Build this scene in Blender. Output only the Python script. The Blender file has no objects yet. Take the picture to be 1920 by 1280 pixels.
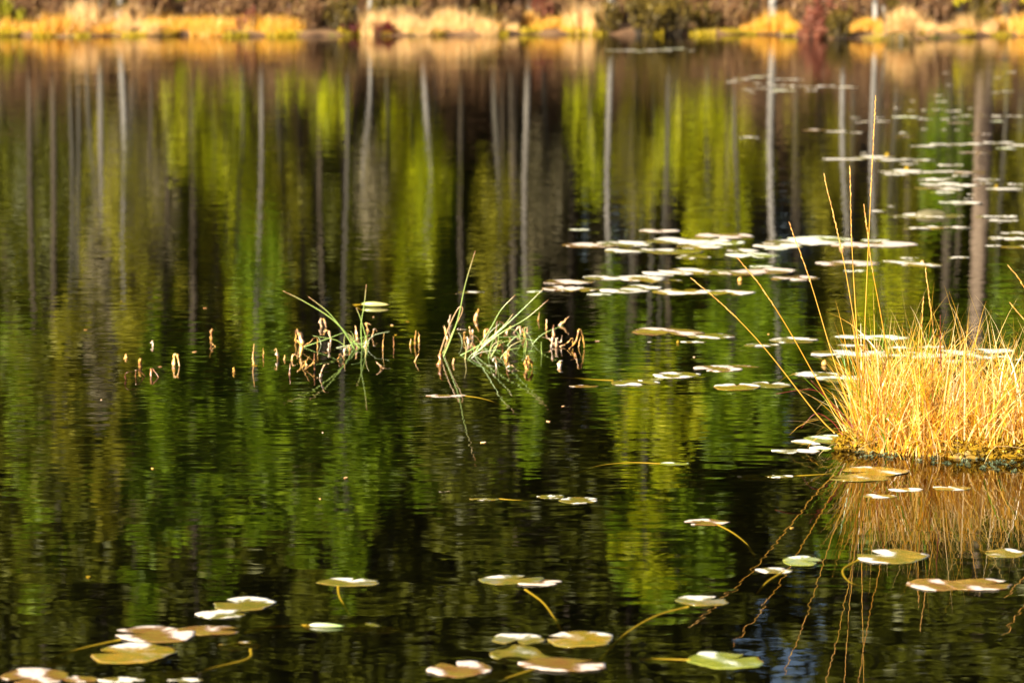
import bpy, math, random
import numpy as np
from mathutils import Vector
R = math.radians
scn = bpy.context.scene
col = scn.collection

# ------------------------------------------------------------------ camera, sky, sun, exposure
F = 6100.0                       # focal length in photo pixels (1920 wide)
CH = 1.65                        # eye height above the water
PITCH = math.atan(740.0 / F)
cam_d = bpy.data.cameras.new('camera'); cam = bpy.data.objects.new('camera', cam_d); col.objects.link(cam)
cam.location = (0, 0, CH); cam.rotation_euler = (math.pi / 2 - PITCH, 0, 0)
cam_d.sensor_width = 36.0; cam_d.lens = 36.0 * F / 1920.0
cam_d.clip_start = 0.1; cam_d.clip_end = 4000
cam_d.dof.use_dof = True; cam_d.dof.focus_distance = 10.8; cam_d.dof.aperture_fstop = 4.8
scn.camera = cam

SUN_DIR = Vector((-0.64, -0.77, 0)).normalized()
SUN_EL = R(29)
sun_vec = Vector((SUN_DIR.x * math.cos(SUN_EL), SUN_DIR.y * math.cos(SUN_EL), math.sin(SUN_EL)))
w = bpy.data.worlds.new('World'); scn.world = w; w.use_nodes = True
nt = w.node_tree; bg = nt.nodes['Background']
sky = nt.nodes.new('ShaderNodeTexSky'); sky.sky_type = 'NISHITA'; sky.sun_disc = False; sky.dust_density = 4.0; sky.air_density = 1.0
sky.sun_elevation = SUN_EL; sky.sun_rotation = math.atan2(sun_vec.x, sun_vec.y)
nt.links.new(sky.outputs[0], bg.inputs[0]); bg.inputs[1].default_value = 0.055
sl = bpy.data.lights.new('sun', 'SUN'); sl.energy = 5.0; sl.angle = R(0.5); sl.color = (1.0, 0.90, 0.70)
so = bpy.data.objects.new('sun', sl); col.objects.link(so)
so.rotation_euler = (-sun_vec).to_track_quat('-Z', 'Y').to_euler(); so.location = (-40, -30, 40)
scn.view_settings.view_transform = 'Standard'; scn.view_settings.look = 'None'
scn.view_settings.exposure = 1.85; scn.view_settings.gamma = 1.0
scn.cycles.use_denoising = True
scn.cycles.max_bounces = 10; scn.cycles.transparent_max_bounces = 16
scn.cycles.caustics_reflective = False; scn.cycles.caustics_refractive = False
scn.cycles.sample_clamp_indirect = 6.0

# ------------------------------------------------------------------ pixel -> place helpers
CP, SP = math.cos(PITCH), math.sin(PITCH)
def ray(px, py):
    u = (px - 960.0) / F; v = (640.0 - py) / F
    return Vector((u, CP + v * SP, -SP + v * CP))
def W(px, py, z=0.0):                       # where the sight line meets height z
    d = ray(px, py); t = (z - CH) / d.z
    return Vector((d.x * t, d.y * t, z))
def P(px, py, Y):                           # the point at depth Y on the sight line
    d = ray(px, py); t = Y / d.y
    return Vector((d.x * t, Y, CH + d.z * t))
def mirror_z(py, Y):                        # height at depth Y that the pond mirrors at row py
    d = ray(960, py); return -CH - d.z / d.y * Y
def mirror_x(px, Y): return Y * (px - 960.0) / F

def tag(o, label=None, cat=None, group=None, kind=None):
    if label: o['label'] = label
    if cat: o['category'] = cat
    if group: o['group'] = group
    if kind: o['kind'] = kind
    return o
def empty(name, loc):
    o = bpy.data.objects.new(name, None); o.location = loc; o.empty_display_size = 0.1
    col.objects.link(o); return o

class MB:
    """collects vertices, faces and a per-vertex tint; build() links them as one mesh object"""
    def __init__(s): s.v = []; s.f4 = []; s.f3 = []; s.t = []; s.n = 0
    def add(s, v, f, t=0.5):
        v = np.asarray(v, float).reshape(-1, 3); f = np.asarray(f, int)
        s.v.append(v); (s.f4 if f.shape[1] == 4 else s.f3).append(f + s.n)
        s.t.append(np.broadcast_to(np.asarray(t, float), (len(v),)).copy()); s.n += len(v)
    def tube(s, pts, rad, seg=6, t=0.5, cap=True):
        pts = np.array([tuple(p) for p in pts], float); n = len(pts)
        rad = np.broadcast_to(np.asarray(rad, float), (n,))
        tan = np.gradient(pts, axis=0); tan /= np.linalg.norm(tan, axis=1)[:, None] + 1e-12
        ref = np.array([0, 1, 0.03]) if abs(tan[0][2]) > 0.5 else np.array([0.02, 0.05, 1.0])
        a = np.cross(tan, ref); a /= np.linalg.norm(a, axis=1)[:, None] + 1e-12
        b = np.cross(tan, a)
        an = np.arange(seg) * 2 * math.pi / seg
        ring = pts[:, None, :] + rad[:, None, None] * (np.cos(an)[None, :, None] * a[:, None, :] + np.sin(an)[None, :, None] * b[:, None, :])
        idx = np.arange(n * seg).reshape(n, seg)
        f = np.stack([idx[:-1], np.roll(idx[:-1], -1, 1), np.roll(idx[1:], -1, 1), idx[1:]], -1).reshape(-1, 4)
        tt = np.repeat(np.broadcast_to(np.asarray(t, float), (n,)), seg)
        base = s.n
        s.add(ring.reshape(-1, 3), f, tt)
        if cap:
            for r, p in ((0, pts[0]), (n - 1, pts[-1])):
                s.v.append(p[None]); s.t.append(np.array([tt[r * seg]])); c = s.n; s.n += 1
                i = np.arange(seg) + base + r * seg
                s.f3.append(np.stack([i, np.roll(i, -1), np.full(seg, c)], -1))
    def mesh(s, name, mat, smooth=False):
        me = bpy.data.meshes.new(name)
        v = np.concatenate(s.v); t = np.concatenate(s.t)
        f4 = np.concatenate(s.f4) if s.f4 else np.zeros((0, 4), int)
        f3 = np.concatenate(s.f3) if s.f3 else np.zeros((0, 3), int)
        loops = np.concatenate([f4.ravel(), f3.ravel()]).astype(np.int32)
        tot = np.concatenate([np.full(len(f4), 4), np.full(len(f3), 3)]).astype(np.int32)
        st = np.concatenate([[0], np.cumsum(tot)[:-1]]).astype(np.int32)
        me.vertices.add(len(v)); me.vertices.foreach_set('co', v.ravel().astype(np.float32))
        me.loops.add(len(loops)); me.loops.foreach_set('vertex_index', loops)
        me.polygons.add(len(tot)); me.polygons.foreach_set('loop_start', st); me.polygons.foreach_set('loop_total', tot)
        if smooth: me.polygons.foreach_set('use_smooth', np.ones(len(tot), bool))
        me.update(calc_edges=True)
        at = me.attributes.new('tint', 'FLOAT', 'POINT'); at.data.foreach_set('value', t.astype(np.float32))
        me.materials.append(mat); me.validate()
        return me
    def build(s, name, mat, parent=None, smooth=False):
        o = bpy.data.objects.new(name, s.mesh(name, mat, smooth)); col.objects.link(o)
        if parent: o.parent = parent
        return o

# ------------------------------------------------------------------ materials
def new_mat(name):
    m = bpy.data.materials.new(name); m.use_nodes = True; n = m.node_tree
    for x in list(n.nodes): n.nodes.remove(x)
    out = n.nodes.new('ShaderNodeOutputMaterial'); return m, n, out
def node(n, kind, **kw):
    x = n.nodes.new(kind)
    for k, v in kw.items(): setattr(x, k, v)
    return x
def ramp(n, fac, cols):
    r = node(n, 'ShaderNodeValToRGB'); e = r.color_ramp.elements
    while len(e) < len(cols): e.new(0.5)
    for i, c in enumerate(cols):
        e[i].position = c[0]; e[i].color = (*c[1], 1)
    n.links.new(fac, r.inputs[0]); return r.outputs[0]
def math_n(n, op, a, b=None, clamp=False):
    x = node(n, 'ShaderNodeMath', operation=op); x.use_clamp = clamp
    for i, q in enumerate((a, b)):
        if q is None: continue
        if isinstance(q, (int, float)): x.inputs[i].default_value = q
        else: n.links.new(q, x.inputs[i])
    return x.outputs[0]
def mix_rgb(n, fac, a, b):
    x = node(n, 'ShaderNodeMix', data_type='RGBA')
    for i, q in ((0, fac), (6, a), (7, b)):
        if isinstance(q, (int, float)): x.inputs[i].default_value = q
        elif isinstance(q, tuple): x.inputs[i].default_value = (*q, 1)
        else: n.links.new(q, x.inputs[i])
    return x.outputs[2]

def leaf_mat(name, cols, trans=0.35, gloss=0.015, rough=0.45):
    """thin vegetation: colour by the tint of the blade or clump, some light let through"""
    m, n, out = new_mat(name)
    at = node(n, 'ShaderNodeAttribute', attribute_name='tint')
    oi = node(n, 'ShaderNodeObjectInfo')
    f = math_n(n, 'ADD', at.outputs['Fac'], math_n(n, 'MULTIPLY', math_n(n, 'SUBTRACT', oi.outputs['Random'], 0.5), 0.18), True)
    c = ramp(n, f, cols)
    d = node(n, 'ShaderNodeBsdfDiffuse'); t = node(n, 'ShaderNodeBsdfTranslucent'); g = node(n, 'ShaderNodeBsdfGlossy')
    g.inputs['Roughness'].default_value = rough
    n.links.new(c, d.inputs[0]); n.links.new(c, t.inputs[0])
    a = node(n, 'ShaderNodeMixShader'); a.inputs[0].default_value = trans
    n.links.new(d.outputs[0], a.inputs[1]); n.links.new(t.outputs[0], a.inputs[2])
    b = node(n, 'ShaderNodeMixShader'); b.inputs[0].default_value = gloss
    n.links.new(a.outputs[0], b.inputs[1]); n.links.new(g.outputs[0], b.inputs[2])
    n.links.new(b.outputs[0], out.inputs[0]); return m

M = {}
M['leaf_lime'] = leaf_mat('leaf_lime', [(0, (.20, .25, .004)), (.5, (.43, .47, .006)), (1, (.64, .60, .010))], .45)
M['leaf_olive'] = leaf_mat('leaf_olive', [(0, (.13, .125, .006)), (.5, (.27, .255, .014)), (1, (.42, .38, .025))], .4)
M['leaf_green'] = leaf_mat('leaf_green', [(0, (.075, .13, .004)), (.5, (.18, .275, .006)), (1, (.32, .41, .010))], .4)
M['leaf_dark'] = leaf_mat('leaf_dark', [(0, (.046, .052, .004)), (.5, (.11, .12, .007)), (1, (.20, .21, .010))], .35, .02)
M['leaf_grey'] = leaf_mat('leaf_grey', [(0, (.09, .08, .04)), (.5, (.19, .165, .09)), (1, (.32, .27, .16))], .25)
M['leaf_yellow'] = leaf_mat('leaf_yellow', [(0, (.35, .30, .01)), (.5, (.55, .48, .015)), (1, (.75, .62, .03))], .45)
M['heather'] = leaf_mat('heather', [(0, (.05, .024, .012)), (.35, (.14, .072, .035)), (.7, (.22, .12, .055)), (1, (.30, .20, .07))], .25)
M['shrub_dark'] = leaf_mat('shrub_dark', [(0, (.030, .020, .005)), (.5, (.095, .064, .011)), (1, (.21, .15, .018))], .25)
M['shrub_red'] = leaf_mat('shrub_red', [(0, (.06, .015, .012)), (.5, (.20, .06, .035)), (1, (.34, .14, .08))], .25)
M['shrub_maroon'] = leaf_mat('shrub_maroon', [(0, (.03, .004, .005)), (.5, (.10, .012, .012)), (1, (.17, .03, .02))], .25)
STRAW = [(0, (.10, .30, .01)), (.06, (.30, .40, .02)), (.10, (.56, .38, .015)), (.26, (.58, .26, .012)), (.44, (.70, .38, .03)), (.62, (.78, .51, .11)), (.90, (.80, .62, .36)), (.94, (.30, .10, .03)), (1, (.22, .025, .015))]
M['straw'] = leaf_mat('straw', STRAW, .45, .04, .35)
M['straw_gold'] = leaf_mat('straw_gold', [(0, (.44, .27, .02)), (.4, (.64, .31, .03)), (.75, (.70, .40, .08)), (1, (.80, .58, .24))], .35)
M['straw_pale'] = leaf_mat('straw_pale', [(0, (.52, .30, .10)), (.5, (.70, .45, .18)), (1, (.80, .58, .32))], .35)
M['sphagnum'] = leaf_mat('sphagnum', [(0, (.06, .04, .008)), (.4, (.26, .15, .010)), (.75, (.50, .31, .018)), (1, (.36, .36, .03))], .3)
M['moss_green'] = leaf_mat('moss_green', [(0, (.12, .10, .01)), (.5, (.40, .30, .015)), (1, (.60, .42, .03))], .3)
M['moss_teal'] = leaf_mat('moss_teal', [(0, (.03, .04, .02)), (.5, (.07, .09, .045)), (1, (.14, .16, .09))], .2)
M['rush'] = leaf_mat('rush', [(0, (.55, .53, .38)), (.35, (.20, .34, .06)), (.6, (.34, .42, .10)), (.85, (.55, .45, .18)), (1, (.45, .22, .10))], .2, .08, .3)
M['dead_stalk'] = leaf_mat('dead_stalk', [(0, (.10, .04, .02)), (.25, (.32, .14, .06)), (.5, (.62, .36, .07)), (.75, (.72, .44, .24)), (1, (.75, .62, .50))], .25, .06, .3)
M['stalk'] = leaf_mat('stalk', [(0, (.16, .095, .006)), (1, (.23, .155, .008))], .1)
M['seed'] = leaf_mat('seed', [(0, (.40, .17, .05)), (.5, (.60, .32, .09)), (1, (.72, .46, .16))], .25)

def bark(name, c0, c1, c2, scale, mottled=False):
    m, n, out = new_mat(name)
    g = node(n, 'ShaderNodeNewGeometry'); mp = node(n, 'ShaderNodeMapping'); mp.inputs['Scale'].default_value = scale
    n.links.new(g.outputs['Position'], mp.inputs[0])
    ns = node(n, 'ShaderNodeTexNoise'); ns.inputs['Scale'].default_value = 1.0; ns.inputs['Detail'].default_value = 4
    n.links.new(mp.outputs[0], ns.inputs[0])
    c = ramp(n, ns.outputs['Fac'], [(.36, c0), (.48, c1), (.66, c2)] if mottled else [(.3, c0), (.5, c1), (.7, c2)])
    b = node(n, 'ShaderNodeBsdfPrincipled'); b.inputs['Roughness'].default_value = .85
    n.links.new(c, b.inputs['Base Color'])
    bp = node(n, 'ShaderNodeBump'); bp.inputs['Strength'].default_value = .6; bp.inputs['Distance'].default_value = .02
    n.links.new(ns.outputs['Fac'], bp.inputs['Height']); n.links.new(bp.outputs[0], b.inputs['Normal'])
    n.links.new(b.outputs[0], out.inputs[0]); return m
M['bark_birch'] = bark('bark_birch', (.03, .026, .02), (.095, .085, .07), (.20, .18, .155), (5, 5, 9), True)
M['bark_tan'] = bark('bark_tan', (.06, .04, .026), (.17, .12, .082), (.29, .22, .16), (6, 6, 3))
M['bark_white'] = bark('bark_white', (.04, .032, .028), (.14, .13, .115), (.27, .255, .235), (7, 7, 12), True)
M['bark_grey'] = bark('bark_grey', (.025, .022, .016), (.052, .046, .034), (.10, .088, .065), (6, 6, 5))
M['bark_pine'] = bark('bark_pine', (.018, .014, .008), (.042, .031, .018), (.09, .066, .038), (9, 9, 3))

# ------------------------------------------------------------------ the ground, one sheet
def smooth(x): x = np.clip(x, 0, 1); return x * x * (3 - 2 * x)
def shore(x):
    x = np.asarray(x, float)
    return (60.6 + 0.9 * smooth((x + 3.5) / 4.0) - 2.6 * smooth((x - 4.6) / 1.2) + 1.6 * smooth((x - 7.6) / 1.4)
            + 0.25 * np.sin(x * 1.7) + 0.15 * np.sin(x * 4.1 + 1))
def ground_z(x, y):
    x = np.asarray(x, float); y = np.asarray(y, float)
    d = y - shore(x)
    d = np.where(np.abs(x) > 30, np.maximum(d, (np.abs(x) - 45)), d)
    d = np.maximum(d, 2.0 - y)
    z = np.where(d < 0, np.maximum(-1.2, d * 0.35), 0.10 * (1 - np.exp(-np.maximum(d, 0) / 0.25)) + 0.025 * np.maximum(d, 0))
    z = z + np.where(y > 20, 0.16 * np.maximum(d - 9, 0) * smooth((d - 9) / 12), 0)
    z = np.where(z > 8, 8 + (z - 8) * 0.25, z)
    return z + np.where(d > 0, 0.05 * np.sin(x * 1.3 + y * .7) * smooth(d / 2) + 0.04 * np.sin(x * 2.9 - y * 1.9) * smooth(d / 2), 0)
xs = np.unique(np.concatenate([np.linspace(-900, -40, 24), np.linspace(-40, -14, 30), np.linspace(-14, 14, 130), np.linspace(14, 40, 30), np.linspace(40, 900, 24)]))
ys = np.unique(np.concatenate([np.linspace(-900, -5, 20), np.linspace(-5, 56, 40), np.linspace(56, 64, 90), np.linspace(64, 120, 70), np.linspace(120, 1200, 24)]))
X, Y_ = np.meshgrid(xs, ys); Z = ground_z(X, Y_)
g = MB(); idx = np.arange(X.size).reshape(X.shape)
g.add(np.stack([X, Y_, Z], -1).reshape(-1, 3), np.stack([idx[:-1, :-1], idx[:-1, 1:], idx[1:, 1:], idx[1:, :-1]], -1).reshape(-1, 4))
m, n, out = new_mat('peat_ground')
gp = node(n, 'ShaderNodeNewGeometry'); sp = node(n, 'ShaderNodeSeparateXYZ'); n.links.new(gp.outputs['Position'], sp.inputs[0])
n1 = node(n, 'ShaderNodeTexNoise'); n1.inputs['Scale'].default_value = 1.6; n1.inputs['Detail'].default_value = 6
n.links.new(gp.outputs['Position'], n1.inputs[0])
c_land = ramp(n, n1.outputs['Fac'], [(.32, (.035, .022, .014)), (.48, (.10, .055, .03)), (.6, (.17, .10, .05)), (.72, (.12, .12, .02))])
n2 = node(n, 'ShaderNodeTexNoise'); n2.inputs['Scale'].default_value = 3; n2.inputs['Detail'].default_value = 3
n.links.new(gp.outputs['Position'], n2.inputs[0])
c_bed = ramp(n, n2.outputs['Fac'], [(.3, (.004, .003, .002)), (.7, (.014, .009, .004))])
c = mix_rgb(n, math_n(n, 'MULTIPLY', math_n(n, 'ADD', sp.outputs[2], .02), 25, True), c_bed, c_land)
b = node(n, 'ShaderNodeBsdfPrincipled'); b.inputs['Roughness'].default_value = .95; b.inputs['Specular IOR Level'].default_value = .1
n.links.new(c, b.inputs['Base Color']); n.links.new(b.outputs[0], out.inputs[0])
tag(g.build('ground', m, smooth=True), kind='structure')

# ------------------------------------------------------------------ the water: one sheet, real wavelets as slopes
wm = MB()
wx = [-50, 50]; wy = [-1, 66]
wm.add([(-50, -2, 0), (50, -2, 0), (50, 66, 0), (-50, 66, 0)], [(0, 1, 2, 3)])
m, n, out = new_mat('pond_water')
gp = node(n, 'ShaderNodeNewGeometry')
EPS = .012
def wave_h(off):
    v = node(n, 'ShaderNodeVectorMath', operation='ADD'); n.links.new(gp.outputs['Position'], v.inputs[0]); v.inputs[1].default_value = off
    tot = None
    for sc, st, det, amp in ((9.5, (.42, 1, 1), 1.2, .00078), (2.2, (.4, 1, 1), 1.0, .0010), (23.0, (.5, 1, 1), 0.0, .00013)):
        mu = node(n, 'ShaderNodeVectorMath', operation='MULTIPLY'); n.links.new(v.outputs[0], mu.inputs[0]); mu.inputs[1].default_value = st
        t = node(n, 'ShaderNodeTexNoise'); t.inputs['Scale'].default_value = sc; t.inputs['Detail'].default_value = det
        n.links.new(mu.outputs[0], t.inputs[0])
        h = math_n(n, 'MULTIPLY', t.outputs['Fac'], amp)
        tot = h if tot is None else math_n(n, 'ADD', tot, h)
    return tot
h0 = wave_h((0, 0, 0)); hx = wave_h((EPS, 0, 0)); hy = wave_h((0, EPS, 0))
calm = node(n, 'ShaderNodeTexNoise'); calm.inputs['Scale'].default_value = .35; calm.inputs['Detail'].default_value = 2
n.links.new(gp.outputs['Position'], calm.inputs[0])
cf = math_n(n, 'ADD', math_n(n, 'MULTIPLY', calm.outputs['Fac'], 1.3), .10)
sy_ = node(n, 'ShaderNodeSeparateXYZ'); n.links.new(gp.outputs['Position'], sy_.inputs[0])
mr = node(n, 'ShaderNodeMapRange'); n.links.new(sy_.outputs[1], mr.inputs[0])
for i_, v_ in ((1, 8.0), (2, 24.0), (3, .55), (4, 2.2)): mr.inputs[i_].default_value = v_
cf = math_n(n, 'MULTIPLY', cf, mr.outputs[0])
sx = math_n(n, 'MULTIPLY', math_n(n, 'MULTIPLY', math_n(n, 'SUBTRACT', h0, hx), 1 / EPS), cf)
sy = math_n(n, 'MULTIPLY', math_n(n, 'MULTIPLY', math_n(n, 'SUBTRACT', h0, hy), 1 / EPS), cf)
cb = node(n, 'ShaderNodeCombineXYZ'); n.links.new(sx, cb.inputs[0]); n.links.new(sy, cb.inputs[1]); cb.inputs[2].default_value = 1
nv = node(n, 'ShaderNodeVectorMath', operation='NORMALIZE'); n.links.new(cb.outputs[0], nv.inputs[0])
fr = node(n, 'ShaderNodeFresnel'); fr.inputs['IOR'].default_value = 1.333; n.links.new(nv.outputs[0], fr.inputs['Normal'])
gl = node(n, 'ShaderNodeBsdfGlossy'); gl.inputs['Roughness'].default_value = 0.0; n.links.new(nv.outputs[0], gl.inputs['Normal'])
tr = node(n, 'ShaderNodeBsdfTransparent'); tr.inputs[0].default_value = (.93, .84, .60, 1)
mx = node(n, 'ShaderNodeMixShader'); n.links.new(fr.outputs[0], mx.inputs[0]); n.links.new(tr.outputs[0], mx.inputs[1]); n.links.new(gl.outputs[0], mx.inputs[2])
n.links.new(mx.outputs[0], out.inputs[0])
tag(wm.build('water', m), kind='structure')

# ------------------------------------------------------------------ trees of the far wood
def leaf_cards(mb, cen, rad, n, size, rng, tint, droop=0.0):
    """n leaf-sized quads scattered through a clump"""
    p = rng.normal(0, 1, (n, 3)); p /= np.linalg.norm(p, axis=1)[:, None] + 1e-9
    p = cen + p * (rng.random((n, 1)) ** 0.45) * np.asarray(rad)
    a = rng.normal(0, 1, (n, 3)); a[:, 2] -= droop; a /= np.linalg.norm(a, axis=1)[:, None]
    b = np.cross(a, rng.normal(0, 1, (n, 3))); b /= np.linalg.norm(b, axis=1)[:, None] + 1e-9
    s = size * (0.6 + 0.8 * rng.random((n, 1)))
    a = a * s; b = b * s * 0.6
    v = np.stack([p - a, p - b * .9, p + a, p + b * .9], 1).reshape(-1, 3)
    f = np.arange(n * 4).reshape(n, 4)
    t = np.repeat(np.clip(tint + rng.normal(0, .10, n), 0, 1), 4)
    mb.add(v, f, t)

def crown_mesh(mb, shape, x, y, z0, z1, wid, rng, size, dens=1.0, limbs=None):
    """clumps through the volume of a crown; returns clump centres for the limbs"""
    H = z1 - z0
    if shape == 'spruce':
        nl = int(H * 4.0)
        for i in range(nl):
            f = (i + rng.random()) / nl; r = wid / 2 * (1 - f) ** .8 + .12
            k = max(3, int(r * 6))
            for j in range(k):
                an = rng.random() * 6.283; rr = r * (.45 + .55 * rng.random())
                for q in (.45, 1.0):
                    c = np.array([x + math.cos(an) * rr * q, y + math.sin(an) * rr * q, z0 + f * H - rr * q * .35])
                    leaf_cards(mb, c, (.30 + .12 * r, .30 + .12 * r, .12), int(9 * dens), size, rng, .25 + .5 * rng.random(), .5)
        return
    if shape == 'pine': dens *= 1.15
    nc = max(10, int(H * wid * 6.0 * dens))
    for i in range(nc):
        f = rng.random()
        if shape == 'birch': pr = (math.sin(math.pi * min(1, (f * .92 + .06))) ** .6) * (1.05 - .45 * f)
        elif shape == 'pine': pr = math.sin(math.pi * (f * .8 + .17)) ** .5
        else: pr = math.sqrt(max(0.05, 1 - (2 * f - 1) ** 2))
        rr = wid / 2 * pr * math.sqrt(rng.random()); an = rng.random() * 6.283
        c = np.array([x + math.cos(an) * rr, y + math.sin(an) * rr, z0 + f * H])
        if shape == 'pine': rad = (.38, .38, .20)
        elif shape == 'birch': rad = (.22, .22, .40)
        else: rad = (.28, .28, .28)
        leaf_cards(mb, c, np.array(rad) * (.7 + .7 * rng.random()), int(30 * dens) if shape != 'pine' else int(34 * dens), size, rng, .15 + .6 * rng.random(), .4 if shape == 'birch' else 0)
        if limbs is not None and rng.random() < .16: limbs.append(c)

def trunk_mesh(mb, x, y, zb, zt, r, rng, lean=0.0, limbs=(), bend=.22):
    k = 12; pts = []; ph = rng.random() * 6
    for i in range(k):
        f = i / (k - 1)
        pts.append((x + lean * f + bend * math.sin(f * 4 + ph) * f, y + bend * math.cos(f * 3 + ph) * f * .6, zb - .1 + (zt - zb + .1) * f))
    rad = [r * (1.25 if i == 0 else 1) * (1 - .85 * (i / (k - 1)) ** 1.3) + .006 for i in range(k)]
    mb.tube(pts, rad, 9)
    for c in limbs:
        f = min(.95, max(.15, (c[2] - zb) / (zt - zb) - .08)); q = f * (k - 1); i = int(q); fr_ = q - i
        a = np.array(pts[i]) * (1 - fr_) + np.array(pts[min(k - 1, i + 1)]) * fr_
        mid = (a + c) / 2 + np.array([0, 0, .1])
        rb = max(.008, r * .3 * (1 - f) + .008)
        mb.tube([a, mid, c], [rb, rb * .7, .005], 5, cap=False)

def tree(px, Y, kind, c0, c1, cw, leaf, label, name, r=.07, barkm=None, lean=0.0, seed=0, dens=1.0, size=.085, group=None, top=None):
    """a tree whose mirror image runs from row c0 (crown foot) to row c1 (crown top)"""
    rng = np.random.default_rng(seed * 7 + int(px) * 13 + int(Y * 10))
    x = mirror_x(px, Y); zb = float(ground_z(x, Y))
    z0 = mirror_z(c0, Y); z1 = mirror_z(c1, Y); z0 = max(z0, zb + .15); wid = cw * Y / F
    root = empty(name, (x, Y, zb)); tag(root, label, 'tree', group)
    cr = MB(); limbs = []
    crown_mesh(cr, kind, lean * .6, 0, z0 - zb, z1 - zb, wid, rng, size, dens, limbs)
    tm = MB(); trunk_mesh(tm, 0, 0, 0, (z1 - zb) * .97 if top is None else top, r, rng, lean, limbs)
    tm.build('trunk', M[barkm or 'bark_grey'], root, True)
    cr.build('crown', M[leaf], root)
    return root

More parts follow.
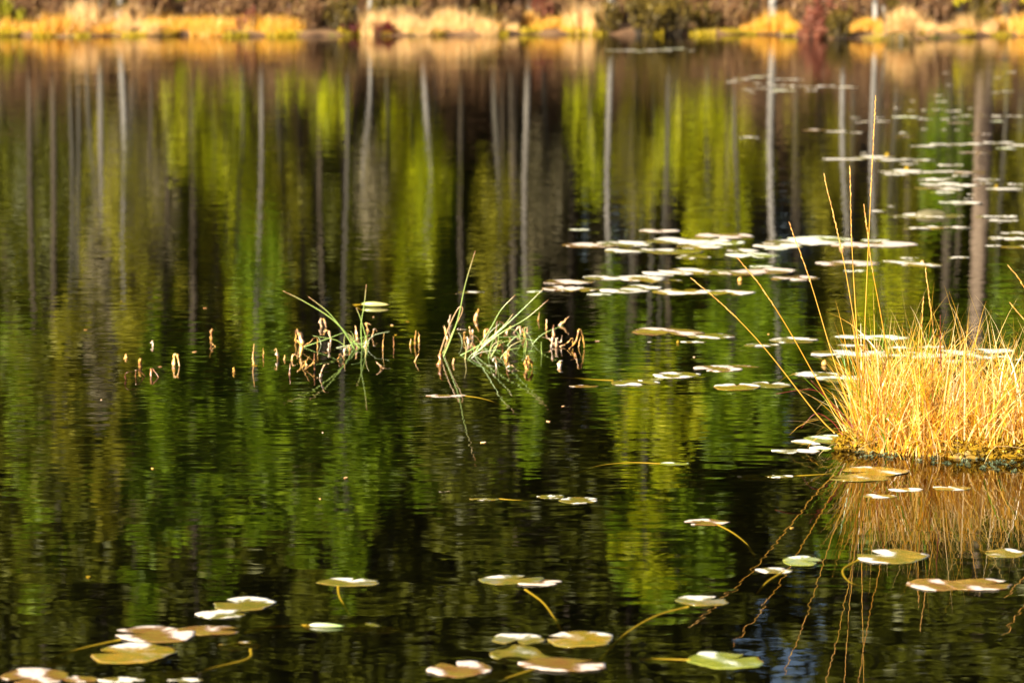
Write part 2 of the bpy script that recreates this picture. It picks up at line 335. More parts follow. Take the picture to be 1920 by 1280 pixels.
G_T = 'trees mirrored along the far bank'
TREES = [
 # px, Y, shape, crown rows, width px, leaf, label, name, radius, bark, lean
 (100, 68, 'pine', 640, 1180, 170, 'leaf_dark', 'reddish trunked pine, mirrored first of the trunks from the far end of the bank', 'pine_tree', .085, 'bark_pine', .1),
 (130, 66, 'birch', 560, 900, 90, 'leaf_olive', 'thin grey birch mirrored just beside the reddish pine', 'birch_tree', .05, 'bark_grey', 0),
 (163, 65, 'birch', 420, 760, 80, 'leaf_grey', 'thin tan birch leaning sideways, mirrored between two grey birches', 'birch_tree', .045, 'bark_grey', .35),
 (193, 66.5, 'birch', 450, 1000, 110, 'leaf_olive', 'grey birch with stout stem mirrored next to the bright bent one', 'birch_tree', .085, 'bark_birch', 0),
 (226, 64.5, 'birch', 300, 640, 100, 'leaf_olive', 'bright white bent birch mirrored over brown heather', 'birch_tree', .085, 'bark_white', .25),
 (250, 70, 'birch', 230, 680, 150, 'leaf_grey', 'half bare greyish birch mirrored behind the bright bent birch', 'birch_tree', .06, 'bark_grey', 0),
 (287, 66, 'birch', 600, 900, 70, 'leaf_green', 'thin dark stemmed birch with green top mirrored beside lime bush', 'birch_tree', .045, 'bark_pine', 0),
 (360, 67, 'round', 125, 330, 80, 'leaf_lime', 'small lime leaved sallow mirrored before a dark gap', 'sallow_tree', .04, 'bark_grey', 0),
 (398, 71, 'birch', 330, 680, 70, 'leaf_olive', 'brown stemmed birch mirrored on the edge of a dark gap', 'birch_tree', .06, 'bark_pine', 0),
 (455, 70, 'birch', 170, 640, 120, 'leaf_lime', 'broad yellow green birch mirrored in front of grey stems', 'birch_tree', .07, 'bark_grey', 0),
 (490, 66, 'birch', 420, 900, 110, 'leaf_green', 'slim grey birch with green crown mirrored between lime crowns', 'birch_tree', .055, 'bark_birch', 0),
 (526, 68, 'birch', 260, 560, 70, 'leaf_olive', 'slim grey birch with olive crown near brown stem', 'birch_tree', .05, 'bark_grey', 0),
 (592, 66, 'round', 105, 250, 110, 'leaf_lime', 'bright lime sallow bush mirrored beside the dark heather mound', 'sallow_tree', .04, 'bark_grey', 0),
 (602, 76, 'pine', 700, 1180, 150, 'leaf_dark', 'brown pine mirrored inside the widest dark gap', 'pine_tree', .08, 'bark_pine', 0),
 (652, 66, 'birch', 780, 1080, 110, 'leaf_green', 'tall grey birch standing behind the dark heather mound', 'birch_tree', .05, 'bark_grey', 0),
 (692, 61.9, 'birch', 300, 420, 40, 'leaf_grey', 'thin pinkish grey birch rising beside maroon ground shrub', 'birch_tree', .045, 'bark_white', .05),
 (722, 69, 'birch', 240, 540, 60, 'leaf_olive', 'tan stemmed birch mirrored on edge of broad lime crown', 'birch_tree', .045, 'bark_grey', 0),
 (768, 70, 'birch', 190, 600, 150, 'leaf_lime', 'broad lime birch mirrored behind a short bright white stem', 'birch_tree', .06, 'bark_grey', 0),
 (795, 64.5, 'birch', 260, 480, 60, 'leaf_lime', 'birch with short bright white stem mirrored before lime crown', 'birch_tree', .07, 'bark_white', 0),
 (868, 72, 'pine', 620, 1050, 130, 'leaf_dark', 'brown pine mirrored in the narrow dark gap between lime crowns', 'pine_tree', .08, 'bark_pine', 0),
 (926, 68, 'birch', 290, 600, 80, 'leaf_olive', 'grey birch with narrow olive crown next to the long white stem', 'birch_tree', .07, 'bark_grey', 0),
 (991, 65, 'birch', 560, 860, 90, 'leaf_green', 'birch with the longest straight white stem mirrored mid pond', 'birch_tree', .075, 'bark_birch', 0),
 (1020, 76, 'birch', 270, 560, 110, 'leaf_grey', 'bare twiggy greyish birch mirrored beside the long white stem', 'birch_tree', .06, 'bark_grey', 0),
 (1115, 67, 'round', 90, 370, 65, 'leaf_lime', 'narrow lime sallow mirrored beside the big dark bush', 'sallow_tree', .04, 'bark_grey', 0),
 (1146, 64.5, 'birch', 520, 760, 120, 'leaf_green', 'pale birch behind the big dark bush with green top', 'birch_tree', .07, 'bark_white', 0),
 (1205, 72, 'birch', 180, 400, 110, 'leaf_olive', 'olive birch mirrored between the pale birch and lime crowns', 'birch_tree', .05, 'bark_grey', 0),
 (1250, 67, 'birch', 660, 890, 130, 'leaf_lime', 'pale slim birch topped by lime leaves over dark water', 'birch_tree', .045, 'bark_grey', 0),
 (1330, 71, 'round', 190, 470, 190, 'leaf_lime', 'widest lime crown mirrored behind the raft of lily pads', 'sallow_tree', .06, 'bark_grey', 0),
 (1375, 67, 'birch', 520, 700, 150, 'leaf_green', 'grey birch rising through the widest lime crown', 'birch_tree', .055, 'bark_grey', 0),
 (1448, 62.5, 'birch', 520, 820, 130, 'leaf_green', 'white mottled birch standing just behind the bank grass', 'birch_tree', .085, 'bark_white', 0),
 (1540, 73, 'birch', 150, 430, 120, 'leaf_olive', 'broad olive birch mirrored between two white mottled stems', 'birch_tree', .06, 'bark_grey', 0),
 (1581, 63, 'birch', 480, 700, 100, 'leaf_olive', 'grey birch standing behind the reddish shrub', 'birch_tree', .06, 'bark_white', 0),
 (1638, 60.0, 'birch', 430, 640, 70, 'leaf_lime', 'white birch with dark blotches beside the overhanging tussock', 'birch_tree', .06, 'bark_white', .1),
 (1690, 72, 'round', 200, 640, 100, 'leaf_olive', 'olive sallow mirrored behind scattered far lily pads', 'sallow_tree', .05, 'bark_grey', 0),
 (1765, 70, 'birch', 210, 430, 110, 'leaf_green', 'green birch mirrored next to the thickest trunk', 'birch_tree', .05, 'bark_grey', 0),
 (1845, 69, 'pine', 700, 1250, 260, 'leaf_dark', 'pine with the thickest trunk, lit tan on one side', 'pine_tree', .21, 'bark_tan', 0),
 (1885, 66, 'birch', 520, 720, 90, 'leaf_green', 'thin olive stemmed birch mirrored beyond the thickest trunk', 'birch_tree', .04, 'bark_grey', 0),
 (60, 71, 'spruce', 620, 1160, 140, 'leaf_green', 'narrow green spruce mirrored nearest the pond corner', 'spruce_tree', .08, 'bark_pine', 0),
 (255, 73, 'spruce', 760, 1180, 110, 'leaf_green', 'narrow green spruce top mirrored below the half bare birches', 'spruce_tree', .08, 'bark_pine', 0),
 (400, 75, 'spruce', 740, 1120, 150, 'leaf_green', 'wide green spruce top mirrored above the front left pads', 'spruce_tree', .08, 'bark_pine', 0),
 (640, 74, 'spruce', 700, 1150, 130, 'leaf_green', 'green spruce top mirrored just behind the pad with yellow stalk', 'spruce_tree', .08, 'bark_pine', 0),
 (790, 77, 'spruce', 560, 960, 130, 'leaf_green', 'dim green spruce top mirrored under the rush clumps', 'spruce_tree', .08, 'bark_pine', 0),
 (1260, 74, 'pine', 900, 1150, 200, 'leaf_green', 'bright green pine crown mirrored left of the pale sky gap', 'pine_tree', .10, 'bark_pine', 0),
 (1370, 73, 'pine', 690, 860, 150, 'leaf_green', 'green pine crown mirrored below the pads with rusty edges', 'pine_tree', .09, 'bark_pine', 0),
 (1700, 76, 'spruce', 640, 1120, 190, 'leaf_green', 'green spruce top mirrored under the straw tussock', 'spruce_tree', .09, 'bark_pine', 0),
 (150, 69, 'birch', 640, 1060, 130, 'leaf_green', 'green birch crown mirrored nearest below the thin tan birch', 'birch_tree', .05, 'bark_grey', 0),
 (225, 72, 'birch', 240, 640, 170, 'leaf_olive', 'wide olive birch mirrored behind the cluster of grey stems', 'birch_tree', .05, 'bark_grey', 0),
 (310, 70, 'pine', 640, 1010, 160, 'leaf_green', 'sunlit green pine mirrored between the two narrow spruces', 'pine_tree', .07, 'bark_pine', 0),
 (470, 72, 'pine', 630, 1000, 170, 'leaf_green', 'sunlit green pine mirrored below the broad yellow green birch', 'pine_tree', .07, 'bark_pine', 0),
 (560, 74, 'spruce', 690, 1060, 130, 'leaf_green', 'green spruce mirrored under the bent rush stems', 'spruce_tree', .07, 'bark_pine', 0),
 (700, 75, 'pine', 640, 930, 130, 'leaf_green', 'dim green pine crown mirrored between the two rush clumps', 'pine_tree', .07, 'bark_pine', 0),
 (940, 76, 'spruce', 600, 1120, 120, 'leaf_green', 'dim green spruce mirrored under the leaning rushes', 'spruce_tree', .07, 'bark_pine', 0),
 (1190, 72, 'round', 700, 880, 100, 'leaf_lime', 'yellow green crown mirrored below the foremost trio pad', 'aspen_tree', .06, 'bark_grey', 0),
 (1200, 77, 'pine', 540, 690, 200, 'leaf_green', 'green pine crown mirrored below the front row of the raft', 'pine_tree', .07, 'bark_pine', 0),
 (1450, 75, 'pine', 530, 690, 230, 'leaf_green', 'wide green pine crown mirrored behind the leaning seed stems', 'pine_tree', .07, 'bark_pine', 0),
 (1225, 73, 'round', 950, 1110, 120, 'leaf_lime', 'yellow green crown mirrored beside the small pinkish pad', 'aspen_tree', .07, 'bark_grey', 0),
 (1680, 70, 'round', 470, 600, 110, 'leaf_lime', 'lime crown mirrored just above the tussock top', 'aspen_tree', .05, 'bark_grey', 0),
 (1600, 76, 'pine', 640, 1060, 160, 'leaf_green', 'green pine mirrored behind the long seed stems', 'pine_tree', .07, 'bark_pine', 0),
 (1800, 77, 'spruce', 560, 1080, 200, 'leaf_green', 'broad green spruce mirrored behind the thickest trunk', 'spruce_tree', .08, 'bark_pine', 0),
]
for i, t in enumerate(TREES):
    px, Y, sh, c0, c1, cw, leaf, lab, nm, r, bk, lean = t
    r *= .8 if px != 1845 else 1.0; cw *= 1.2
    tree(px, Y, sh, c0, c1, cw, leaf, lab, nm, r, bk, lean, i, dens=1.0, size=.095 if sh != 'pine' else .11, group=G_T)

# the wood behind: dark pines and spruces, copies of a few kinds
def wood_proto(kind, H, wid, foot, leaf, r, seed, barkm):
    rng = np.random.default_rng(seed)
    cr = MB(); limbs = []
    crown_mesh(cr, kind, 0, 0, foot, H, wid, rng, .15 if kind != 'birch' else .12, .8 if kind != 'birch' else .6, limbs)
    tm = MB(); trunk_mesh(tm, 0, 0, 0, H * .97, r, rng, 0, limbs)
    return tm.mesh('trunk', M[barkm], True), cr.mesh('crown', M[leaf]), ('%s_tree' % kind)
protos = [wood_proto('pine', 19, 4.0, 8, 'leaf_dark', .11, 1, 'bark_pine'), wood_proto('pine', 18, 3.6, 9, 'leaf_dark', .10, 2, 'bark_pine'),
          wood_proto('spruce', 19, 4.2, 1.5, 'leaf_dark', .15, 3, 'bark_pine'), wood_proto('spruce', 16, 3.6, 1.0, 'leaf_dark', .14, 4, 'bark_pine'),
          wood_proto('birch', 9, 2.6, 1.2, 'leaf_olive', .06, 5, 'bark_grey'), wood_proto('birch', 8, 2.4, .8, 'leaf_grey', .05, 6, 'bark_grey'), wood_proto('birch', 10, 2.6, 2.0, 'leaf_green', .06, 7, 'bark_grey')]
nm_tall = (1, 1, 1, 1, 0, 0, 0)
GAPS = ((-40, 90), (325, 385), (555, 690), (845, 895), (1045, 1105), (1470, 1500), (1800, 1880))
rnd = random.Random(5)
cells = []
for row, (Y, step) in enumerate(((77, 1.9), (81, 2.0), (86, 2.0), (93, 2.2), (101, 2.4), (109, 2.6), (117, 2.8))):
    half = Y * 960 / F + 9
    x = -half - rnd.random() * step
    while x < half:
        cells.append((x + rnd.uniform(-.6, .6), Y + rnd.uniform(-2, 2), row)); x += step
for x, Y, row in cells:
    px = x / Y * F + 960
    gap = any(a < px < b for a, b in GAPS)
    k = rnd.choice((2, 2, 0)) if row > 4 else rnd.choice((0, 1, 2, 3, 2)) if (gap or row > 3) else rnd.choice((0, 1, 4, 5, 4, 6)) if row < 2 else rnd.choice((0, 1, 2, 3, 4, 6))
    s = rnd.uniform(.92, 1.12); tmh, crh, nm = protos[k]
    if 1385 < px < 1580: s = rnd.choice((.55, .62, .72)) if nm_tall[k] else .9
    elif row > 2 and nm_tall[k]: s *= 1.22
    zb = float(ground_z(x, Y))
    root = empty(nm, (x, Y, zb)); root.rotation_euler = (0, 0, rnd.random() * 6.28); root.scale = (s, s, s)
    kd = nm[:-5]; kc = {'pine': 'dark', 'spruce': 'dark', 'birch': 'olive'}[kd]
    tag(root, f'{kc} {kd} deep in the wood behind the bank birches', 'tree', f'{kc} {kd}s filling the wood')
    a = bpy.data.objects.new('trunk', tmh); a.parent = root; col.objects.link(a)
    b_ = bpy.data.objects.new('crown', crh); b_.parent = root; col.objects.link(b_)

# ------------------------------------------------------------------ grass: blades as narrow bent ribbons
def blades(mb, n, rng, base_fn, length, lean, width, tint, droop=.5, seg=5, wind=(0, 0)):
    bx = base_fn(n); az = rng.random(n) * 6.283
    L = length * (.4 + .85 * rng.random(n)); ln = np.abs(rng.normal(0, lean, n)); dr = droop * rng.random(n)
    wd = width * (.6 + .8 * rng.random(n))
    face = rng.random(n) * 6.283
    hx, hy = np.cos(az), np.sin(az)
    f = np.linspace(0, 1, seg + 1)
    ang = ln[:, None] + dr[:, None] * 2.0 * (f[None, :] ** 1.6)
    ang = np.minimum(ang, 2.5)
    ds = (L / seg)[:, None]
    hor = np.concatenate([np.zeros((n, 1)), np.cumsum(np.sin(ang[:, :-1]) * ds, 1)], 1)
    ver = np.concatenate([np.zeros((n, 1)), np.cumsum(np.cos(ang[:, :-1]) * ds, 1)], 1)
    P0 = np.stack([bx[:, 0, None] + hor * hx[:, None] + wind[0] * ver ** 2, bx[:, 1, None] + hor * hy[:, None] + wind[1] * ver ** 2, bx[:, 2, None] + ver], -1)
    side = np.stack([np.cos(face), np.sin(face), np.zeros(n)], -1)[:, None, :] * (wd[:, None] * (1 - .93 * f[None, :] ** 2) * .5)[:, :, None]
    v = np.stack([P0 - side, P0 + side], 2)                    # n, seg+1, 2, 3
    k = (seg + 1) * 2
    q = np.array([[2 * i, 2 * i + 1, 2 * i + 3, 2 * i + 2] for i in range(seg)])
    fc = (np.arange(n)[:, None, None] * k + q[None]).reshape(-1, 4)
    mb.add(v.reshape(-1, 3), fc, np.repeat(tint(n), k))

def tuft_proto(seed, mat, n, length, rad, lean, droop, width=.012):
    rng = np.random.default_rng(seed); mb = MB()
    def bf(k):
        a = rng.random(k) * 6.283; r = rad * np.sqrt(rng.random(k))
        return np.stack([np.cos(a) * r, np.sin(a) * r, np.full(k, -.05)], -1)
    blades(mb, n, rng, bf, length, lean, width, lambda k: np.clip(rng.normal(.5, .25, k), 0, 1), droop, 4)
    return mb.mesh('grass_tuft', M[mat])
tufts = {'gold': [tuft_proto(11, 'straw_gold', 330, .36, .28, .35, .5), tuft_proto(12, 'straw_gold', 300, .28, .30, .45, .6)],
         'pale': [tuft_proto(13, 'straw_pale', 320, .42, .26, .25, .4), tuft_proto(14, 'straw_pale', 300, .34, .30, .35, .5)],
         'low': [tuft_proto(15, 'moss_green', 260, .18, .32, .5, .5, .02)]}
rnd = random.Random(9)
def bank_x(px, Y): return (px - 960.0) / F * Y
def place_tuft(px, d, kind, s, label, group):
    Y = float(shore(bank_x(px, 60.5))) + d; x = bank_x(px, Y)
    o = bpy.data.objects.new('grass_tussock' if kind != 'low' else 'moss_cushion', rnd.choice(tufts[kind])); col.objects.link(o)
    o.location = (x, Y, float(ground_z(x, Y))); o.rotation_euler = (0, 0, rnd.random() * 6.28); o.scale = (s, s, s * rnd.uniform(.85, 1.15))
    tag(o, label, 'grass' if kind != 'low' else 'moss', group); return o
zones = [(-250, 90, 5, 'low'), (45, 250, 17, 'gold'), (150, 300, 9, 'pale'), (250, 420, 15, 'gold'), (390, 560, 11, 'gold'), (700, 960, 20, 'pale'),
         (900, 1110, 14, 'gold'), (1300, 1380, 5, 'pale'), (1390, 1500, 9, 'gold'), (1600, 1660, 8, 'gold'), (1690, 1860, 20, 'pale'), (1840, 2050, 12, 'gold'), (-150, 40, 6, 'gold')]
LT = {'gold': ('golden grass tussock among others of its kind on the far bank', 'golden tussocks along the far bank'),
      'pale': ('pale straw grass tussock among taller ones on the far bank', 'pale tussocks along the far bank'),
      'low': ('low yellow green moss cushion at the far waterline', 'moss cushions at the far waterline')}
for a, b_, k, kind in zones:
    for i in range(k):
        px = a + (b_ - a) * (i + rnd.random()) / k
        place_tuft(px, rnd.uniform(.1, 1.5), kind, rnd.choice((.45, .6, .7, .85, 1.1)) * rnd.uniform(.9, 1.1), *LT[kind])
for i in range(30):
    px = -120 + 2160 * (i + rnd.random()) / 30
    place_tuft(px, rnd.uniform(.02, .25), 'low', rnd.uniform(.4, .9), *LT['low'])
place_tuft(385, .3, 'gold', 1.0, *LT['gold']); 
place_tuft(495, .6, 'gold', 1.35, 'tallest orange tussock right before the heather mound', None)
place_tuft(1101, .35, 'pale', 1.6, 'tall pale tussock standing against the big dark bush', None)
place_tuft(160, .6, 'pale', 1.25, 'tall pale tussock with the brightest blades near the bank corner', None)

# ------------------------------------------------------------------ shrubs of the bank
def shrub_mesh(mb_leaf, mb_stem, wid, H, rng, size, dens, spiky=True):
    nst = max(9, int(wid * 22))
    for i in range(nst):
        a = rng.random() * 6.283; rr = wid * .46 * math.sqrt(rng.random()); hh = H * (1 - .55 * (rr / (wid * .5 + 1e-6)) ** 2) * (.7 + .4 * rng.random())
        b0 = np.array([math.cos(a) * rr * .35, math.sin(a) * rr * .35, -.05]); tp = np.array([math.cos(a) * rr, math.sin(a) * rr, hh])
        mid = (b0 + tp) / 2 + np.array([math.cos(a), math.sin(a), 0]) * .05
        mb_stem.tube([b0, mid, tp], [.012, .008, .003], 4, .2, False)
        for q in np.linspace(.35, 1.0, 6):
            c = b0 * (1 - q) + tp * q
            leaf_cards(mb_leaf, c, (.06, .06, .10), int(13 * dens), size, rng, .15 + .65 * rng.random(), -.6 if spiky else 0)
def shrub(px, d, wpx, hpx, leaf, label, name='heather_shrub', cat='shrub', group=None, size=.03, dens=1.0, seed=0):
    Y = float(shore(bank_x(px, 60.5))) + d; x = bank_x(px, Y); rng = np.random.default_rng(int(px) + seed)
    root = empty(name, (x, Y, float(ground_z(x, Y)))); tag(root, label, cat, group)
    l, s = MB(), MB(); shrub_mesh(l, s, wpx * Y / F, hpx * Y / F, rng, size, dens)
    s.build('stems', M['bark_pine'], root); l.build('foliage', M[leaf], root); return root
shrub(652, .25, 100, 62, 'shrub_dark', 'dark brown heather mound behind maroon ground shrub', seed=1)
shrub(590, .8, 70, 48, 'heather', 'brown heather beside the dark heather mound', seed=2)
shrub(540, 1.2, 70, 45, 'heather', 'brown heather behind golden grass, next to the lime sapling', seed=2)
for i, px in enumerate((655, 690, 722)):
    shrub(px, .10, 46, 17, 'shrub_maroon', ('maroon creeping shrub under the dark heather mound', 'maroon creeping shrub at the foot of the thin birch', 'maroon creeping shrub ending in pale grass')[i], 'creeping_shrub', seed=3)
shrub(1138, .05, 62, 54, 'shrub_dark', 'small dark olive bush at the waterline beside tall pale tussock', 'bog_shrub', seed=4)
shrub(1205, .05, 100, 84, 'shrub_dark', 'big dark bush overhanging the water, rounder half', 'bog_shrub', seed=5, dens=1.2)
shrub(1262, .1, 90, 78, 'shrub_dark', 'big dark bush overhanging the water, half next to brown heather', 'bog_shrub', seed=6, dens=1.2)
shrub(1340, 1.0, 70, 50, 'heather', 'brown heather between big dark bush and mottled birch', seed=7)
shrub(1390, 1.4, 60, 56, 'shrub_dark', 'olive bush behind golden tussocks near mottled birch', 'bog_shrub', seed=7)
shrub(1522, .02, 62, 56, 'shrub_red', 'reddish bog shrub leaning over the water', 'bog_shrub', seed=8)
shrub(1572, .05, 70, 66, 'shrub_dark', 'olive brown bog shrub next to the reddish one', 'bog_shrub', seed=9)
shrub(1545, 1.0, 90, 66, 'shrub_red', 'tall russet shrub behind the reddish bog shrub', 'bog_shrub', seed=10)
shrub(15, .9, 80, 56, 'leaf_olive', 'olive bush at the corner of the far bank', 'bog_shrub', seed=11)
shrub(440, 1.5, 80, 40, 'leaf_olive', 'olive tinged shrub behind golden grass', 'bog_shrub', seed=12)
for px, d, wq, hq, lab in ((600, 1.6, 100, 74, 'lime leaved sapling above the brown heather'), (337, 1.7, 30, 62, 'tiny lime sapling among brown heather'),
                        (1885, .9, 66, 76, 'bright yellow leaved sapling by the bank end'), (1792, 1.6, 36, 62, 'small yellow sapling behind pale tussocks')):
    Y = float(shore(bank_x(px, 60.5))) + d; x = bank_x(px, Y); rng = np.random.default_rng(px)
    root = empty('sapling', (x, Y, float(ground_z(x, Y)))); tag(root, lab, 'sapling')
    l, s = MB(), MB(); H = hq * Y / F; Wd = wq * Y / F
    for k in range(9):
        a = rng.random() * 6.28; tp = np.array([math.cos(a) * Wd / 2 * rng.random(), math.sin(a) * Wd / 2 * rng.random(), H * (.7 + .5 * rng.random())])
        s.tube([(0, 0, -.05), tp * np.array([.4, .4, .55]), tp], [.012, .008, .003], 4, .5, False)
        leaf_cards(l, tp, (.10, .10, .07), 26, .035, rng, .5, 0)
    s.build('stem', M['bark_grey'], root); l.build('leaves', M['leaf_yellow' if px > 1700 else 'leaf_lime'], root)
for px, d, wq, hq, lf, lab in ((470, .7, 60, 34, 'shrub_red', 'low russet shrub poking through golden tussocks'), (905, .9, 80, 50, 'shrub_dark', 'dark brown shrub behind pale grass, far from any trunk'), (960, .8, 60, 44, 'heather', 'rust brown heather at the end of the pale grass'),
        (1320, .5, 60, 46, 'shrub_dark', 'olive brown shrub filling the gap after the big dark bush'), (1360, .7, 70, 52, 'heather', 'brown heather rising beside the white mottled birch foot'), (760, 1.0, 70, 46, 'heather', 'brown heather behind the pale grass past the thin birch'),
        (275, 1.1, 80, 50, 'heather', 'brown heather rising between the golden tussocks and the tiny lime sapling'), (1745, 1.0, 80, 56, 'heather', 'brown heather behind the overhanging tussock'), (1835, .7, 60, 50, 'shrub_dark', 'dark olive shrub between the two yellow saplings'), (1010, 1.1, 70, 56, 'shrub_red', 'russet shrub standing behind golden tussocks mid bank'), (110, 1.0, 70, 52, 'heather', 'brown heather behind the first golden tussocks')):
    shrub(px, d, wq, hq, lf, lab, 'bog_shrub' if lf != 'heather' else 'heather_shrub', seed=20)
# brown heather all along the back of the bank: copies of four kinds
hp = []
for k in range(4):
    rng = np.random.default_rng(70 + k); l, s = MB(), MB(); shrub_mesh(l, s, 1.0, .62, rng, .032, 1.0)
    hp.append((l.mesh('foliage', M['heather' if k < 3 else 'shrub_dark']), s.mesh('stems', M['bark_pine'])))
for i in range(120):
    px = -150 + 2220 * ((i * 0.618034) % 1.0); d = 1.3 + 6.5 * rnd.random() ** 1.5
    Y = float(shore(bank_x(px, 60.5))) + d; x = bank_x(px, Y); s_ = rnd.uniform(.7, 1.15)
    root = empty('heather_shrub', (x, Y, float(ground_z(x, Y)))); root.scale = (s_, s_, s_ * rnd.uniform(.9, 1.6)); root.rotation_euler = (0, 0, rnd.random() * 6.28)
    tag(root, 'brown heather shrub in the thicket behind the bank grass', 'shrub', 'heather thicket behind the bank grass')
    k = rnd.choice((0, 1, 2, 2, 3))
    for nm, me in (('foliage', hp[k][0]), ('stems', hp[k][1])):
        o = bpy.data.objects.new(nm, me); o.parent = root; col.objects.link(o)
# the undercut tussock and the grey broken stick beside it
def peat_mound(mb, rx, ry, h, rng, seg=22, rings=8, z0=-.12):
    v = []
    ph = rng.random(6) * 6.28
    for i in range(rings + 1):
        f = i / rings; rr = math.sin(f * math.pi / 2) if i else 0.0
        for j in range(seg):
            a = j * 6.283185 / seg
            wob = 1 + .10 * math.sin(3 * a + ph[0]) + .07 * math.sin(5 * a + ph[1]) + .03 * math.sin(11 * a + ph[2])
            z = h * math.cos(f * math.pi / 2) ** .8 * (1 + .12 * math.sin(4 * a + ph[3]) * f)
            v.append((rx * rr * wob * math.cos(a), ry * rr * wob * math.sin(a), z if i < rings else z0))
    idx = np.arange((rings + 1) * seg).reshape(rings + 1, seg)
    mb.add(v, np.stack([idx[:-1], idx[1:], np.roll(idx[1:], -1, 1), np.roll(idx[:-1], -1, 1)], -1).reshape(-1, 4), rng.random(len(v)) * .6)
p = W(1690, 79); rng = np.random.default_rng(4)
root = empty('overhanging_tussock', (p.x, p.y, 0)); tag(root, 'straw tussock drooping over a dark peat hollow at the water', 'grass')
pm = MB(); peat_mound(pm, .26, .24, .26, rng); pm.build('peat_mound', M['shrub_dark'], root, True)
bm_ = MB()
def bf(k):
    a = rng.random(k) * 6.283; r = .24 * np.sqrt(rng.random(k)); return np.stack([np.cos(a) * r, np.sin(a) * r, .26 - r * .35], -1)
blades(bm_, 800, rng, bf, .42, 1.0, .012, lambda k: np.clip(rng.normal(.6, .22, k), 0, 1), .75, 6)
bm_.build('grass_blades', M['straw_pale'], root)
st = MB(); a = P(1661, 60, p.y + .2); b2 = P(1656, 10, p.y + .2)
st.tube([(a.x + .05, a.y, -.1), (a.x, a.y, .15), tuple((a + b2) / 2), tuple(b2)], [.016, .016, .018, .024], 7)
tag(st.build('broken_stick', M['bark_birch'], None, True), 'grey broken stick upright beside the overhanging tussock', 'stick')
rng = np.random.default_rng(3)
for i, px in enumerate((1202, 1223, 1230, 1248, 1272)):
    q = W(px, 64); mb = MB(); peat_mound(mb, .06, .05, .05, rng, 10, 4, -.03)
    o = mb.build('stone', M['bark_birch'], None, True); o.location = (q.x, q.y, 0)
    tag(o, 'small pale stone at the waterline under the big dark bush', 'stone', 'pale stones under the big dark bush')

# ------------------------------------------------------------------ lily pads
def pad_mat(name, wet, wet2, dry):
    m, n, out = new_mat(name)
    gp = node(n, 'ShaderNodeNewGeometry'); sp = node(n, 'ShaderNodeSeparateXYZ'); n.links.new(gp.outputs['Position'], sp.inputs[0])
    ns = node(n, 'ShaderNodeTexNoise'); ns.inputs['Scale'].default_value = 22; ns.inputs['Detail'].default_value = 6; ns.inputs['Roughness'].default_value = .65
    n.links.new(gp.outputs['Position'], ns.inputs[0])
    at = node(n, 'ShaderNodeAttribute', attribute_name='tint')          # 0 centre .. 1 rim, with the veins
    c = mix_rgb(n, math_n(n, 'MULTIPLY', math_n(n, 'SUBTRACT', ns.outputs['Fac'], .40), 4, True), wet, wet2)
    ad = node(n, 'ShaderNodeAttribute', attribute_name='dry')           # height above the leaf's water film; masks the painted pale sheen
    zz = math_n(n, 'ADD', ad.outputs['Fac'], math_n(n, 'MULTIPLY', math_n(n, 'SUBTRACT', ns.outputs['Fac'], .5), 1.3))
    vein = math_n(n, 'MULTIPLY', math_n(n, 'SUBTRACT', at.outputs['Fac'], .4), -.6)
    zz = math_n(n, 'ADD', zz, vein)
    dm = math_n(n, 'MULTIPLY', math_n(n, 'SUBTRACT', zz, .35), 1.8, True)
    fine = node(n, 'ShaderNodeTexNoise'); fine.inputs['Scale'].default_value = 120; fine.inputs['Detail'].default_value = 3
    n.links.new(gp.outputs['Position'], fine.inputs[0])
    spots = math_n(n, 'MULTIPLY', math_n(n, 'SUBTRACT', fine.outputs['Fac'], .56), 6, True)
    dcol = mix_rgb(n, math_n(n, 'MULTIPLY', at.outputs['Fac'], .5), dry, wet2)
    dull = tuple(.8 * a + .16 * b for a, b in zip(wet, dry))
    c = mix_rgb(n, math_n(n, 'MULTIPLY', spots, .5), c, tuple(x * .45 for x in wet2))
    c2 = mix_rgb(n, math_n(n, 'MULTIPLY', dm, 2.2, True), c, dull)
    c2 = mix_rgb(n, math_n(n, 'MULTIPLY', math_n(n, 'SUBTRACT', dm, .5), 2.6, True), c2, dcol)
    b = node(n, 'ShaderNodeBsdfPrincipled'); n.links.new(c2, b.inputs['Base Color'])
    n.links.new(math_n(n, 'ADD', math_n(n, 'MULTIPLY', dm, .3), .10), b.inputs['Roughness'])
    b.inputs['Specular IOR Level'].default_value = .5
    n.links.new(b.outputs[0], out.inputs[0]); return m
DRY_SHEEN = (.68, .63, .55)  # whitish glare of the dry waxy leaf skin, painted into the base colour
PM = {'o': pad_mat('pad_olive', (.10, .095, .012), (.19, .125, .018), DRY_SHEEN), 'g': pad_mat('pad_green', (.14, .165, .018), (.23, .23, .03), (.72, .72, .58)),
      'r': pad_mat('pad_rust', (.15, .065, .018), (.18, .13, .018), (.62, .52, .45)), 'y': pad_mat('pad_gold', (.24, .14, .012), (.13, .12, .014), DRY_SHEEN)}
